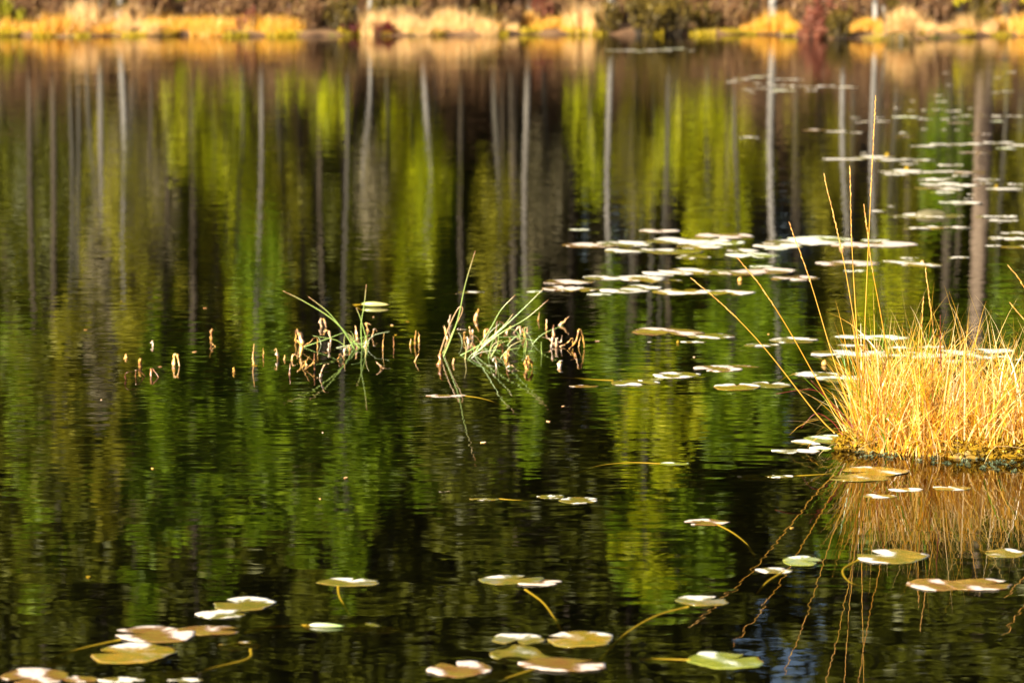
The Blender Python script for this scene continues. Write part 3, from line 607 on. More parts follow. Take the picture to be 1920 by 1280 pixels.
def pad_mesh(rad, z0, amp, rng, asp=1.0, tilt=0.0):
    rings, seg = 10, 50
    ph = rng.random(8) * 6.283; notch = rng.random() * 6.283; nw = .16 + .2 * rng.random(); bite = rng.random() * 6.283; bd = .22 * rng.random() if rng.random() < .5 else 0
    v = []; t = []
    for k in range(rings + 1):
        f = k / rings
        for j in range(seg):
            u = j / (seg - 1)
            a = notch + nw * f + (6.2832 - 2 * nw * f) * u
            rr = rad * f * (1 + .07 * math.sin(2 * a + ph[0]) + .045 * math.sin(5 * a + ph[1]) + .02 * math.sin(11 * a + ph[2]) + .012 * math.sin(19 * a + ph[4]) - bd * f ** 3 * math.exp(-((math.remainder(a - bite, 6.2832)) / .16) ** 2))
            x, y = rr * math.cos(a), rr * math.sin(a) * asp
            q = x / rad, y / rad
            z = z0 + amp * (.9 * math.sin(2.3 * q[0] + ph[3]) * math.sin(1.7 * q[1] + ph[4]) + .55 * math.sin(4.1 * q[0] + 2 * q[1] + ph[5])
                            + .8 * f ** 4 * math.sin(3 * a + ph[6]) + .35 * f ** 3 * math.sin(8 * a + ph[7])) + tilt * q[1] * rad
            v.append((x, y, z)); t.append(.15 + .5 * f * (.5 + .5 * math.cos(a * 13)))
    nv_ = len(v)
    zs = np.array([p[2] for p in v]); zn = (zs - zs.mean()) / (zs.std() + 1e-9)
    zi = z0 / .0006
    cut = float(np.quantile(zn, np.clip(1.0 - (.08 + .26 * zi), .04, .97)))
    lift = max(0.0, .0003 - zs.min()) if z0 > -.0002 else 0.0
    v = [(p[0], p[1], p[2] + lift) for p in v]
    v = v + [(a[0], a[1], a[2] - .0009) for a in v]; t = t + t
    idx = np.arange(nv_).reshape(rings + 1, seg)
    top = np.stack([idx[:-1, :-1], idx[1:, :-1], idx[1:, 1:], idx[:-1, 1:]], -1).reshape(-1, 4)
    bot = top[:, ::-1] + nv_
    rim = np.stack([idx[-1, :-1], idx[-1, :-1] + nv_, idx[-1, 1:] + nv_, idx[-1, 1:]], -1)
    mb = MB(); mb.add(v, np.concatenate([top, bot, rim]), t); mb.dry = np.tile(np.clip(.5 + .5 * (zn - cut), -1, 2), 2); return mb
def pad(px, py, wpx, typ, z0, label, group=None, asp=1.0, tilt=0.0, stalk=None, amp=None, name='lily_pad', cat='lily pad'):
    c = W(px, py); rad = wpx * c.y / F / 2; rng = np.random.default_rng(int(px * 31 + py * 7))
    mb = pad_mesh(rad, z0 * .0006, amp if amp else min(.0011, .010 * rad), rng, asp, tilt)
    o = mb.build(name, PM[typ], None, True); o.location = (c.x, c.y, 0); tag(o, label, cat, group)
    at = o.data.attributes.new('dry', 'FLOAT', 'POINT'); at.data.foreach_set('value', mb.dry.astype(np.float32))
    if stalk:
        pts = [W(a, b_, -.0018) - c for i, (a, b_) in enumerate(stalk)]
        pts = spline(pts, 6)
        k = len(pts); pts = [p + Vector((0, 0, -.003 * (i / k) ** 2)) for i, p in enumerate(pts)]
        s = MB(); s.tube(pts, [.0044 - .0014 * i / k for i in range(k)], 7, .8); s.build('stalk', M['stalk'], o, True)
    return o
def spline(pts, k):
    """Catmull-Rom through the points"""
    pts = [Vector(p) for p in pts]
    if len(pts) < 3:
        a, b_ = pts[0], pts[-1]; return [a.lerp(b_, i / k) for i in range(k + 1)]
    q = [2 * pts[0] - pts[1]] + pts + [2 * pts[-1] - pts[-2]]; o = []
    for i in range(1, len(q) - 2):
        for j in range(k):
            t = j / k; a, b_, c, d = q[i - 1], q[i], q[i + 1], q[i + 2]
            o.append(.5 * ((2 * b_) + (c - a) * t + (2 * a - 5 * b_ + 4 * c - d) * t * t + (3 * b_ - a - 3 * c + d) * t ** 3))
    o.append(pts[-1]); return o

PADS = [
 (330, 1262, 90, 'o', -4, 'sunken dim olive pad near the trailing yellow stalk', .9, 0, None),
 (720, 1178, 70, 'o', -5, 'sunken dim pad beyond the ragged olive one', .9, 0, None),
 (945, 1262, 110, 'o', -5, 'sunken brown olive pad right of the red rimmed pad', .9, 0, None),
 (960, 1235, 90, 'o', -3, 'sunken olive pad behind the red rimmed pad', 1, 0, None),
 # the foreground, each with its own words
 (654, 1092, 122, 'o', 1.5, 'tilted brown pad with white streak and short yellow stalk hanging below', .55, .03, [(634, 1100), (637, 1120), (655, 1150)]),
 (457, 1133, 120, 'o', .8, 'olive pad with rusty centre and white front rim, behind a pale one', 1, .02, None),
 (416, 1151, 98, 'o', 3, 'pale pinkish pad with yellow middle touching the rusty centred pad', .8, 0, None),
 (290, 1189, 160, 'r', 1.5, 'wide reddish pad with white patch on one end', .9, 0, [(225, 1200), (160, 1214), (105, 1228)]),
 (392, 1182, 112, 'r', 1.0, 'brown pad overlapping the end of the wide reddish pad', .8, .01, None),
 (249, 1226, 162, 'y', .6, 'golden pad with white droplets along its front rim', 1, .02, None),
 (448, 1210, 78, 'y', -1.5, 'half sunken yellow pad with trailing yellow stalk', 1.1, .02, [(470, 1218), (465, 1235), (400, 1252), (320, 1275)]),
 (68, 1268, 136, 'r', 2.5, 'whitish pink pad cut by the picture corner', 1, 0, None),
 (78, 1238, 112, 'o', -4.5, 'sunken dull olive pad behind the whitish pink corner pad', .9, 0, None),
 (152, 1273, 66, 'r', .8, 'small rusty pad between two white front pads', .8, 0, None),
 (226, 1275, 84, 'o', 3, 'white pad on the picture edge below the golden pad', .6, 0, None),
 (348, 1275, 66, 'o', 3, 'thin white pad beside the trailing yellow stalk', .4, 0, None),
 (676, 1175, 86, 'o', -1.0, 'ragged olive pad at the tip of the rolled white leaf', .9, .01, None),
 (863, 1254, 128, 'r', 1.2, 'round red rimmed pad with white middle alone at the front', 1, 0, None),
 (960, 1088, 120, 'o', 0.2, 'brown pointed half of the pad pair above the bent stalk', .7, .03, None),
 (1010, 1092, 90, 'r', 2.0, 'white and brown half of the pad pair with bent yellow stalk', .7, -.02, [(985, 1106), (1018, 1130), (1040, 1160), (1056, 1186)]),
 (972, 1199, 106, 'o', 1.8, 'pad with ragged white back edge in the large front cluster', .8, .03, None),
 (1088, 1199, 132, 'y', .8, 'orange brown lobed pad of the large front cluster', 1, .02, None),
 (1000, 1222, 165, 'o', -.5, 'broad wet olive pad in the middle of the large front cluster', 1, 0, None),
 (1056, 1246, 160, 'r', 1.0, 'rusty pad with white front lip, foremost of the large cluster', .8, -.01, [(1010, 1252), (960, 1268), (930, 1279)]),
 (1360, 1238, 142, 'g', 1.4, 'bright green pad with white top, alone beside the sky reflection', 1, .01, [(1295, 1238), (1240, 1236), (1200, 1234)]),
 (1316, 1127, 96, 'o', 1.2, 'tilted olive and white pad with long curving stalk', .9, .04, [(1290, 1138), (1230, 1155), (1170, 1190), (1125, 1234)]),
 (1325, 979, 90, 'r', 1.4, 'small pinkish pad with stalk curving towards the tussock', .7, 0, [(1345, 984), (1375, 1000), (1400, 1020), (1415, 1040)]),
 (1503, 1053, 76, 'g', .8, 'raised green half of the pad pair in the seed stem reflections', 1, .05, None),
 (1452, 1069, 74, 'o', 1.8, 'whitish half of the pad pair in the seed stem reflections', .7, 0, [(1470, 1072), (1440, 1090), (1420, 1110)]),
 (1672, 1043, 134, 'o', 1.2, 'round olive pad with white ridge under the tussock reflection', 1.1, 0, [(1610, 1050), (1580, 1070), (1600, 1095), (1660, 1100)]),
 (1884, 1037, 84, 'o', .6, 'olive pad with notched rim at the picture edge', 1, 0, None),
 (1752, 1096, 110, 'r', 1.2, 'reddish brown pad with white middle, touching a longer one', 1, 0, None),
 (1835, 1096, 136, 'r', .2, 'long wet brown pad beside the reddish brown one', .8, 0, None),
 (1033, 931, 56, 'o', 2.0, 'small white topped pad, back one of a pair in dark water', .7, 0, None),
 (1085, 938, 76, 'o', 1.0, 'olive pad with white spot, front one of a pair in dark water', .9, 0, None),
 (908, 936, 60, 'o', .5, 'thin brown pad trailing a long straight stalk', .4, 0, [(935, 936), (965, 938), (1000, 938)]),
 (1265, 869, 60, 'g', 1.2, 'narrow pale green pad on a long arching stalk', .5, 0, [(1238, 870), (1180, 868), (1120, 874), (1070, 890)]),
 (1640, 884, 120, 'y', .7, 'golden brown pad lying against the front of the tussock', 1, 0, None),
 (1612, 897, 110, 'o', .6, 'wet straw coloured pad before the golden brown one', .7, 0, None),
 (1700, 918, 66, 'o', 2.5, 'small white pad amid the tussock reflection, middle of three', .6, 0, None),
 (1650, 930, 66, 'o', 2.5, 'small white pad amid the tussock reflection, nearest the camera', .6, 0, None),
 (1785, 915, 78, 'o', 2, 'small white pad amid the tussock reflection, farthest along', .6, 0, None),
 (1462, 893, 52, 'o', 1.8, 'small white sliver pad with long golden stalk running to tussock', .6, 0, [(1490, 893), (1540, 890), (1590, 884)]),
 (1430, 893, 90, 'o', -5, 'sunken olive pad beside the small white sliver', .9, 0, None),
 (1560, 823, 96, 'g', 1.5, 'green pad with white edge leaning on the tussock', 1, .02, None),
 (1528, 829, 84, 'o', 1.8, 'white pad tucked under the green one by the tussock', .8, 0, None),
 (1492, 846, 90, 'o', 2.2, 'long white pad in front of the green tussock pad', .6, 0, None),
 (1538, 842, 40, 'g', 3, 'crumpled grey green pad scrap beside the tussock foot', 1.2, .05, None),
 (1252, 623, 132, 'r', .8, 'brown pad with long white rim beside smaller olive pad', 1, 0, None),
 (1332, 630, 88, 'o', .8, 'olive pad with white ridge next to the long white rimmed one', 1, 0, None),
 (1245, 643, 70, 'o', -2, 'sunken olive pad behind the yellow bud', .9, 0, None),
 (1300, 641, 46, 'o', 2.4, 'small white pad touching the yellow bud', .6, 0, None),
 (1490, 638, 92, 'o', 1.0, 'round pad with white front edge between two seed stems', 1, 0, None),
 (1428, 647, 66, 'o', 1.8, 'white pad crossed by the longest leaning seed stem', .7, 0, None),
 (1440, 652, 140, 'o', -6, 'sunken olive pad under the leaning seed stem', .9, 0, None),
 (1268, 703, 90, 'o', 1.2, 'olive and white pad, middle of the trio with rusty edges', 1, 0, None),
 (1345, 691, 90, 'r', 1.5, 'rusty and white pad, back of the trio with rusty edges', 1, 0, None),
 (1388, 688, 70, 'r', -.5, 'dull red pad lobe at the back of the trio', .8, .02, None),
 (1190, 718, 88, 'o', 1.0, 'brown olive pad with white top, foremost of the trio', 1, 0, [(1150, 714), (1110, 712), (1050, 706)]),
 (1250, 712, 100, 'o', -.6, 'wet olive pad between the trio pads', .9, 0, None),
 (1382, 726, 88, 'y', .6, 'golden brown folded pad in front of the red lobe', 1, .02, None),
 (1442, 722, 80, 'o', .5, 'olive pad next to the golden brown folded one', .9, .02, None),
 (1095, 724, 52, 'r', .0, 'small sunken russet leaf alone in dark water', .6, 0, None),
 (838, 742, 76, 'r', 1.2, 'thin reddish pad floating below the taller rush clump', .45, 0, [(865, 742), (905, 748), (950, 762)]),
 (884, 548, 46, 'o', 2.5, 'thin white pad by the tallest rush', .5, 0, None),
 (850, 550, 46, 'r', -1, 'sunken reddish pad by the tallest rush', .5, 0, None),
 (1003, 547, 30, 'g', 2.5, 'tiny pale oval pad at a rush tip', .7, 0, None),
 (1740, 405, 150, 'o', 2, 'large far pad with a folded leaf standing on it', .6, 0, None),
]
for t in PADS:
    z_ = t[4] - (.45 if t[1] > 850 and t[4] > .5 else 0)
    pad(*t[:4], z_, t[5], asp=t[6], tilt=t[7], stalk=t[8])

def ordinal(i):
    return ('first second third fourth fifth sixth seventh eighth ninth tenth eleventh twelfth thirteenth fourteenth fifteenth sixteenth seventeenth eighteenth nineteenth twentieth').split()[i]
COLW = {'o': 'olive', 'g': 'pale green', 'r': 'rusty', 'y': 'golden'}
ROWS = [
 ('the back row of the pad raft', [(1087, 431, 40, 'g', 3), (1237, 433, 72, 'r', 2), (1110, 460, 104, 'r', 1.5), (1172, 457, 112, 'o', 1.8), (1180, 470, 96, 'o', 1.4), (1292, 451, 152, 'o', 2.0), (1340, 455, 110, 'g', 2), (1358, 443, 116, 'r', 2),
   (1310, 463, 84, 'y', 1.0), (1262, 472, 110, 'o', .6), (1300, 482, 70, 'o', .2), (1395, 470, 62, 'o', 2.2), (1410, 479, 98, 'g', 2.0), (1460, 461, 100, 'o', 1.6), (1500, 455, 130, 'o', 2.0), (1540, 449, 130, 'g', 1.5), (1455, 467, 46, 'g', 3), (1600, 460, 90, 'r', 1), (1650, 458, 130, 'r', 1.8), (1640, 451, 52, 'g', 2.5)]),
 ('the row behind the tall seed stems', [(1590, 494, 112, 'r', 1.3), (1605, 508, 46, 'g', 2), (1690, 491, 70, 'o', 1.2), (1730, 497, 72, 'y', 1.4), (1797, 483, 44, 'o', 2.4), (1703, 484, 36, 'o', 2.4)]),
 ('the front row of the pad raft', [(1065, 529, 94, 'r', 2), (1055, 541, 84, 'r', 2.2), (1085, 543, 76, 'y', .2), (1135, 521, 82, 'o', 1.8), (1125, 552, 46, 'g', 2.5), (1170, 545, 88, 'o', 1.4), (1200, 522, 100, 'y', 1.0), (1205, 539, 80, 'o', 1.2), (1252, 513, 90, 'o', 1.6), (1240, 527, 80, 'y', -.5), (1285, 509, 110, 'y', 1.4), (1280, 547, 112, 'y', 1.0), (1370, 549, 92, 'y', 1.0),
   (1350, 511, 90, 'o', .3), (1390, 512, 84, 'r', 1.2), (1440, 508, 110, 'r', 1.3), (1428, 500, 46, 'g', 2.5), (1490, 522, 92, 'r', 1.0), (1375, 528, 56, 'o', -3)]),
 ('the drift behind the tussock', [(1575, 664, 120, 'o', 2.0), (1560, 685, 90, 'o', -3), (1530, 702, 84, 'o', 1.4), (1590, 711, 112, 'o', 1.6), (1600, 631, 64, 'g', 2), (1660, 633, 84, 'g', 2.2), (1596, 648, 52, 'o', 2.4), (1690, 652, 56, 'o', 2.2), (1640, 664, 90, 'o', 2.2), (1720, 666, 100, 'o', 2.2), (1745, 650, 50, 'o', 2.2), (1790, 662, 90, 'o', 2.0), (1860, 658, 80, 'o', 2.4), (1830, 668, 90, 'o', 1.5), (1890, 672, 70, 'o', .6), (1800, 678, 60, 'o', 2)]),
 ('the row beyond the raft', [(1862, 461, 36, 'o', 2.2), (1885, 447, 70, 'o', 2.2), (1905, 437, 56, 'o', 2.0), (1912, 448, 50, 'o', 2.0), (1908, 463, 60, 'y', .5)]),
]
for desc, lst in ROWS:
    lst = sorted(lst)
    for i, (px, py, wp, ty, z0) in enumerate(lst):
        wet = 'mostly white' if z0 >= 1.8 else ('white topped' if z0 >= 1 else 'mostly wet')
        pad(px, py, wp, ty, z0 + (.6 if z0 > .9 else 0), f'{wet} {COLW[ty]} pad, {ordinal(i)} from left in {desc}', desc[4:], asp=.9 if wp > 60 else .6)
# small far pads, too alike to tell apart within their drift
FAR = {
 'small pale pad in the drift along the mirrored big dark bush': [(1165, 95, 62), (1200, 97, 22, 'g'), (1222, 95, 50), (1245, 95, 30), (1262, 92, 40, 'g'), (1298, 95, 15)],
 'small pale pad in the drift across the mirrored mottled birch': [(1376, 154, 28), (1396, 149, 46), (1420, 145, 34, 'g'), (1440, 142, 20), (1421, 157, 26), (1445, 157, 16), (1475, 149, 44), (1497, 150, 20), (1402, 169, 24), (1426, 166, 22), (1410, 174, 16), (1450, 173, 18), (1470, 170, 44, 'g'), (1463, 161, 26), (1492, 162, 24), (1512, 163, 20), (1532, 163, 22), (1550, 162, 30), (1522, 170, 22), (1590, 164, 46)],
 'small pale pad scattered on far water near the thickest trunk image': [(1775, 137, 12), (1870, 146, 12), (1897, 136, 18), (1780, 160, 12), (1868, 174, 14), (1888, 172, 28), (1766, 191, 24), (1712, 190, 10), (1682, 203, 10), (1708, 208, 12), (1732, 208, 10), (1760, 206, 22), (1788, 209, 28), (1820, 204, 12), (1760, 180, 20), (1604, 221, 20), (1648, 221, 20), (1615, 229, 24), (1655, 228, 30), (1702, 220, 58, 'g'), (1735, 224, 30), (1772, 224, 14), (1793, 221, 12), (1815, 218, 26, 'g'), (1842, 217, 16, 'y'), (1880, 218, 44), (1912, 219, 20), (1870, 228, 26, 'g'), (1797, 231, 40, 'r'), (1731, 243, 16), (1768, 244, 9), (1794, 244, 9), (1694, 250, 20), (1696, 257, 40, 'r'), (1840, 252, 44, 'r'), (1606, 249, 24), (1535, 245, 60, 'r'), (1572, 247, 44), (1405, 258, 36),
   (1735, 275, 60), (1775, 272, 66), (1825, 271, 50), (1872, 268, 60), (1905, 273, 50), (1890, 279, 44, 'g'), (1830, 287, 60, 'r'), (1620, 288, 14)],
 'pale flat pad in the rows of far pads beside the longest seed stem': [(1570, 299, 60), (1600, 299, 56), (1640, 295, 84), (1665, 301, 60), (1705, 300, 34), (1735, 301, 46, 'o'), (1706, 308, 40), (1783, 310, 52), (1692, 322, 90), (1680, 327, 50), (1735, 324, 50), (1775, 322, 50), (1802, 330, 30), (1820, 324, 60, 'r'), (1757, 337, 70), (1850, 337, 50), (1765, 346, 80), (1800, 348, 70), (1745, 353, 60, 'r'), (1780, 356, 56), (1768, 362, 44, 'g'), (1852, 344, 30), (1890, 355, 90), (1905, 346, 34), (1819, 365, 16), (1816, 373, 16), (1785, 380, 50, 'g'), (1815, 381, 60, 'o'), (1672, 388, 14), (1647, 397, 32), (1860, 407, 60), (1890, 407, 40), (1880, 414, 60), (1750, 428, 70, 'y'), (1795, 427, 50), (1720, 429, 60)],
}
rnd = random.Random(21)
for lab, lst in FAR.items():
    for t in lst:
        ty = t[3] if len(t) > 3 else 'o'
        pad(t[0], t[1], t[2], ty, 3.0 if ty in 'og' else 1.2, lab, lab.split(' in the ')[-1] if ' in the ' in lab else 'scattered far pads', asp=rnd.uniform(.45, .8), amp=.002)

# rolled leaves, buds, the folded leaf on the far pad
def spindle(px0, py0, px1, py1, rpx, mat, name, label, cat, tint=.35, z=.01, stalk=None):
    a, b_ = W(px0, py0, z), W(px1, py1, z); c = (a + b_) / 2; mb = MB(); rad = rpx * c.y / F
    k = 12; pts = [a.lerp(b_, i / k) - c for i in range(k + 1)]
    mb.tube(pts, [rad * max(.04, math.sin(math.pi * (i / k) ** .8) ** .8) for i in range(k + 1)], 9, [tint + .25 * i / k for i in range(k + 1)])
    o = mb.build(name, M[mat], None, True); o.location = c; tag(o, label, cat)
    if stalk:
        s = MB(); s.tube(spline([W(p[0], p[1], z - .02 * (i > 0)) - c for i, p in enumerate(stalk)], 6), .004, 6); s.build('stalk', M['stalk'], o, True)
spindle(578, 1171, 645, 1173, 5, 'rush', 'rolled_leaf', 'white green rolled lily leaf on a straight yellow stalk', 'rolled leaf', .0, .004, [(578, 1172), (540, 1174), (500, 1177), (460, 1186)])
spindle(676, 570, 729, 571, 5, 'rush', 'rolled_leaf', 'yellow green rolled leaf behind the upright rush', 'rolled leaf', .55, .012, [(678, 571), (655, 573), (640, 578)])
for px, py, s, lab in ((1271, 643, 8, 'small yellow water lily bud beside a sunken pad'), (1387, 527, 11, 'pale lily bud behind the red pads of the raft'), (1545, 684, 13, 'pale lily bud left of the tussock'),
                       (1578, 467, 10, 'pale lily bud touching a seed stem'), (1663, 294, 12, 'orange curled leaf tip on far pads'), (1700, 320, 13, 'orange curled leaf on the far pad row'), (1868, 352, 9, 'yellow bud on the far pads'), (1729, 494, 8, 'small brown bud standing on a pad')):
    c = W(px, py); r = s * .42 * c.y / F; mb = MB()
    k = 7; mb.tube([(0, 0, -.3 * r), (0, 0, 0), (.05 * r, 0, .5 * r), (.1 * r, 0, .9 * r), (.2 * r, 0, 1.4 * r), (.35 * r, 0, 1.75 * r)], [.5 * r, .85 * r, r, .85 * r, .45 * r, .08 * r], 9, .6)
    o = mb.build('lily_bud' if 'bud' in lab else 'curled_leaf', M['stalk' if ('yellow' in lab or 'orange' in lab) else 'dead_stalk'], None, True); o.location = c
    tag(o, lab, 'bud' if 'bud' in lab else 'leaf')
c = W(1742, 405); mb = MB(); r = 28 * c.y / F
peat_mound(mb, r, r * .5, r * .45, np.random.default_rng(2), 24, 7, -.002); mb.t[0] = mb.t[0] * .5
o = mb.build('folded_leaf', M['leaf_grey'], None, True); o.location = c; tag(o, 'grey green folded leaf arching up on the large far pad', 'leaf')

# ------------------------------------------------------------------ rush clumps (each stem a part)
def stem_from(px_pts, Y, r0, r1, tint, mb, dy=0.0, k=7, base_py=None):
    pts = [P(x, y, Y) for x, y in px_pts]
    n_ = len(pts); pts = [p + Vector((0, dy * i / n_, 0)) for i, p in enumerate(pts)]
    pts = spline(pts, k); m_ = len(pts)
    mb.tube(pts, [r0 + (r1 - r0) * (i / (m_ - 1)) for i in range(m_)], 6, tint if not callable(tint) else [tint(i / (m_ - 1)) for i in range(m_)])
gr = lambda f: .30 + .25 * f + (.45 * max(0, f - .72) / .28)
def rush_clump(base, label, stems):
    c = W(*base); root = empty('rush_clump', c); tag(root, label, 'rush')
    for pts, r, t in stems:
        b_ = W(*pts[0]); mb = MB()
        ext = [(pts[0][0] + (pts[0][0] - pts[1][0]) * .15, pts[0][1] + 5)] + list(pts)
        stem_from(ext, b_.y, r, .0008, t, mb)
        o = mb.build('stem', M['rush'], None, True); o.data.transform(__import__('mathutils').Matrix.Translation(-c)); o.parent = root
rush_clump((668, 650), 'green rush clump with two stems bent far sideways and one upright', [
  ([(674, 652), (625, 600), (570, 565), (530, 545)], .0042, gr), ([(664, 653), (645, 622), (615, 585), (578, 556)], .0038, gr),
  ([(679, 652), (677, 610), (683, 570), (687, 533)], .0032, gr), ([(691, 650), (677, 600), (668, 577)], .003, gr),
  ([(568, 651), (600, 640), (648, 622)], .003, lambda f: .35), ([(632, 652), (667, 645), (690, 644)], .0025, lambda f: .2), ([(677, 650), (660, 632), (652, 625)], .003, lambda f: .8)])
rush_clump((835, 672), 'tallest rush with a broken folded stem beside it', [
  ([(832, 668), (858, 600), (872, 535), (891, 470)], .0038, gr), ([(824, 664), (842, 612), (860, 577), (867, 583), (848, 625), (828, 675)], .0028, lambda f: .9),
  ([(830, 663), (846, 628), (858, 602)], .0026, lambda f: .45)])
rush_clump((890, 662), 'leaning rush clump sweeping towards the pad raft', [
  ([(888, 664), (920, 615), (940, 580), (966, 553)], .0032, gr), ([(905, 648), (945, 613), (985, 575), (1020, 540)], .0034, gr), ([(889, 664), (935, 627), (985, 598), (1028, 562)], .0036, gr),
  ([(864, 666), (910, 640), (945, 610), (962, 588)], .003, gr), ([(921, 668), (932, 648), (935, 628)], .0034, lambda f: .55), ([(872, 674), (874, 655), (871, 640)], .0034, lambda f: .75),
  ([(1016, 664), (1015, 655), (1015, 641)], .0026, lambda f: .5), ([(985, 660), (987, 640), (983, 618), (990, 612)], .002, lambda f: .6), ([(1005, 640), (970, 632), (935, 632)], .002, lambda f: .3), ([(1000, 658), (960, 660), (920, 655)], .002, lambda f: .3)])
rnd = random.Random(31)
def wild(px0, px1, py0, py1, n_, spread, rise):
    out = []
    for _ in range(n_):
        x, y = rnd.uniform(px0, px1), rnd.uniform(py0, py1); dx = rnd.gauss(spread, 26); up = rise * rnd.uniform(.4, 1.1); tt = rnd.choice((.1, .3, .5, .55, .7, .85))
        out.append(([(x, y), (x + dx * .35, y - up * .55), (x + dx, y - up * rnd.uniform(.75, 1))], rnd.uniform(.0014, .0024), (lambda q: (lambda f: q))(tt)))
    return out
rush_clump((905, 668), 'low tangle of short rushes at the foot of the leaning clump', wild(865, 1000, 640, 672, 15, 24, 46))
rush_clump((640, 660), 'low tangle of short rushes at the foot of the two bent stems', wild(565, 695, 640, 672, 10, -8, 34))
DEAD = [  # withered stalks standing in the water: points, tint, radius
 ([(237, 712), (236, 700), (246, 695), (258, 700)], .15, .004), ([(255, 706), (258, 691), (271, 706)], .2, .006), ([(283, 706), (284, 690), (298, 706)], .4, .005), ([(326, 686), (326, 668), (332, 665), (337, 686)], .5, .006),
 ([(404, 650), (398, 645), (393, 631)], .5, .006), ([(475, 684), (475, 660), (477, 643)], .6, .005), ([(494, 670), (494, 652)], .45, .0025), ([(236, 672), (236, 664)], .5, .008), ([(438, 697), (439, 688)], .5, .008),
 ([(533, 674), (534, 667)], .5, .006), ([(543, 702), (544, 683)], .3, .006), ([(603, 612), (600, 602), (607, 597), (612, 612)], .85, .008), ([(555, 642), (555, 617)], .4, .005), ([(566, 644), (562, 630), (557, 616)], .75, .010),
 ([(562, 668), (566, 652), (557, 638)], .5, .009), ([(568, 690), (574, 678), (581, 667)], .55, .008), ([(573, 692), (582, 684), (591, 675)], .55, .008), ([(595, 656), (594, 632), (580, 642), (567, 650)], .4, .005), ([(589, 692), (590, 662)], .3, .004),
 ([(600, 708), (605, 694), (609, 683), (616, 682)], .85, .009), ([(634, 674), (640, 663), (646, 674)], .5, .007), ([(645, 674), (647, 652)], .5, .004), ([(672, 642), (669, 628), (667, 611)], .65, .007), ([(689, 620), (687, 605), (694, 608)], .7, .010), ([(684, 650), (687, 637)], .6, .009),
 ([(716, 690), (711, 682), (704, 677)], .7, .006), ([(716, 690), (732, 689)], .95, .004), ([(779, 644), (780, 618)], .45, .005), ([(786, 642), (785, 624)], .45, .004), ([(770, 648), (770, 635)], .4, .003), ([(777, 678), (787, 661)], .55, .007), ([(718, 656), (720, 624)], .45, .003),
 ([(738, 650), (738, 630)], .45, .003), ([(891, 600), (894, 590), (898, 579)], .6, .009), ([(1009, 601), (1011, 585)], .6, .008), ([(1024, 617), (1025, 599)], .65, .008), ([(1049, 610), (1058, 603), (1067, 593)], .65, .008),
 ([(1033, 648), (1042, 641), (1052, 641), (1054, 628)], .9, .008), ([(1050, 650), (1064, 642), (1072, 634), (1075, 646)], .5, .007), ([(1069, 654), (1080, 638), (1086, 616), (1093, 632), (1096, 652)], .35, .006), ([(1085, 650), (1089, 632)], .6, .005),
 ([(846, 612), (842, 602), (844, 590)], .95, .007), ([(839, 636), (833, 612)], .5, .008), ([(858, 617), (866, 616), (880, 620)], .95, .006), ([(883, 628), (881, 612), (890, 616)], .5, .006), ([(930, 628), (933, 604), (943, 606), (945, 616)], .25, .005), ([(949, 624), (957, 612), (962, 613)], .65, .008),
 ([(964, 624), (974, 611), (977, 624)], .75, .008), ([(985, 632), (980, 617), (988, 614), (987, 626)], .35, .004), ([(941, 626), (958, 646), (975, 656), (994, 668)], .3, .006), ([(955, 640), (965, 652), (970, 660)], .5, .009), ([(948, 682), (952, 662), (957, 652)], .4, .005),
 ([(987, 692), (986, 677), (992, 672), (997, 680), (998, 690)], .5, .007), ([(950, 690), (958, 684), (968, 692)], .75, .008), ([(872, 636), (871, 622), (885, 626), (898, 636)], .3, .005), ([(895, 650), (910, 640), (925, 632)], .45, .008), ([(905, 655), (900, 640)], .3, .006), ([(824, 684), (826, 668), (828, 655)], .25, .010), ([(850, 682), (851, 670)], .6, .006), ([(844, 915 + 6), (822 + 4, 922), (824, 920)], .9, .003),
]
rnd = random.Random(8)
for _ in range(26):
    zx = rnd.choice(((545, 700), (815, 1000), (815, 1000), (1020, 1100), (235, 540)))
    x, y = rnd.uniform(*zx), rnd.uniform(628, 690); dx = rnd.gauss(0, 9); up = rnd.uniform(8, 26)
    DEAD.append(([(x, y), (x + dx * .3, y - up * .8), (x + dx, y - up * rnd.uniform(.3, 1))], rnd.choice((.2, .35, .5, .6, .72, .8, .92)), rnd.uniform(.004, .009)))
def dead_label(i, pts, t):
    cw = 'dark brown' if t < .22 else 'rusty brown' if t < .45 else 'yellowish' if t < .58 else 'pinkish tan' if t < .8 else 'bleached white'
    shp = 'hooked' if len(pts) > 3 else ('bent' if len(pts) == 3 else 'straight')
    x = pts[0][0]
    return cw, shp
zones_d = [(0, 540, 'isolated stalks beyond the rushes'), (540, 700, 'stalks round the two stem rush clump'), (700, 815, 'thin stalks between the two rush clumps'), (815, 1005, 'stalks round the leaning rushes'), (1005, 1300, 'stalks past the leaning rush tips')]
cnt = {}
ordd = sorted(range(len(DEAD)), key=lambda i: DEAD[i][0][0][0])
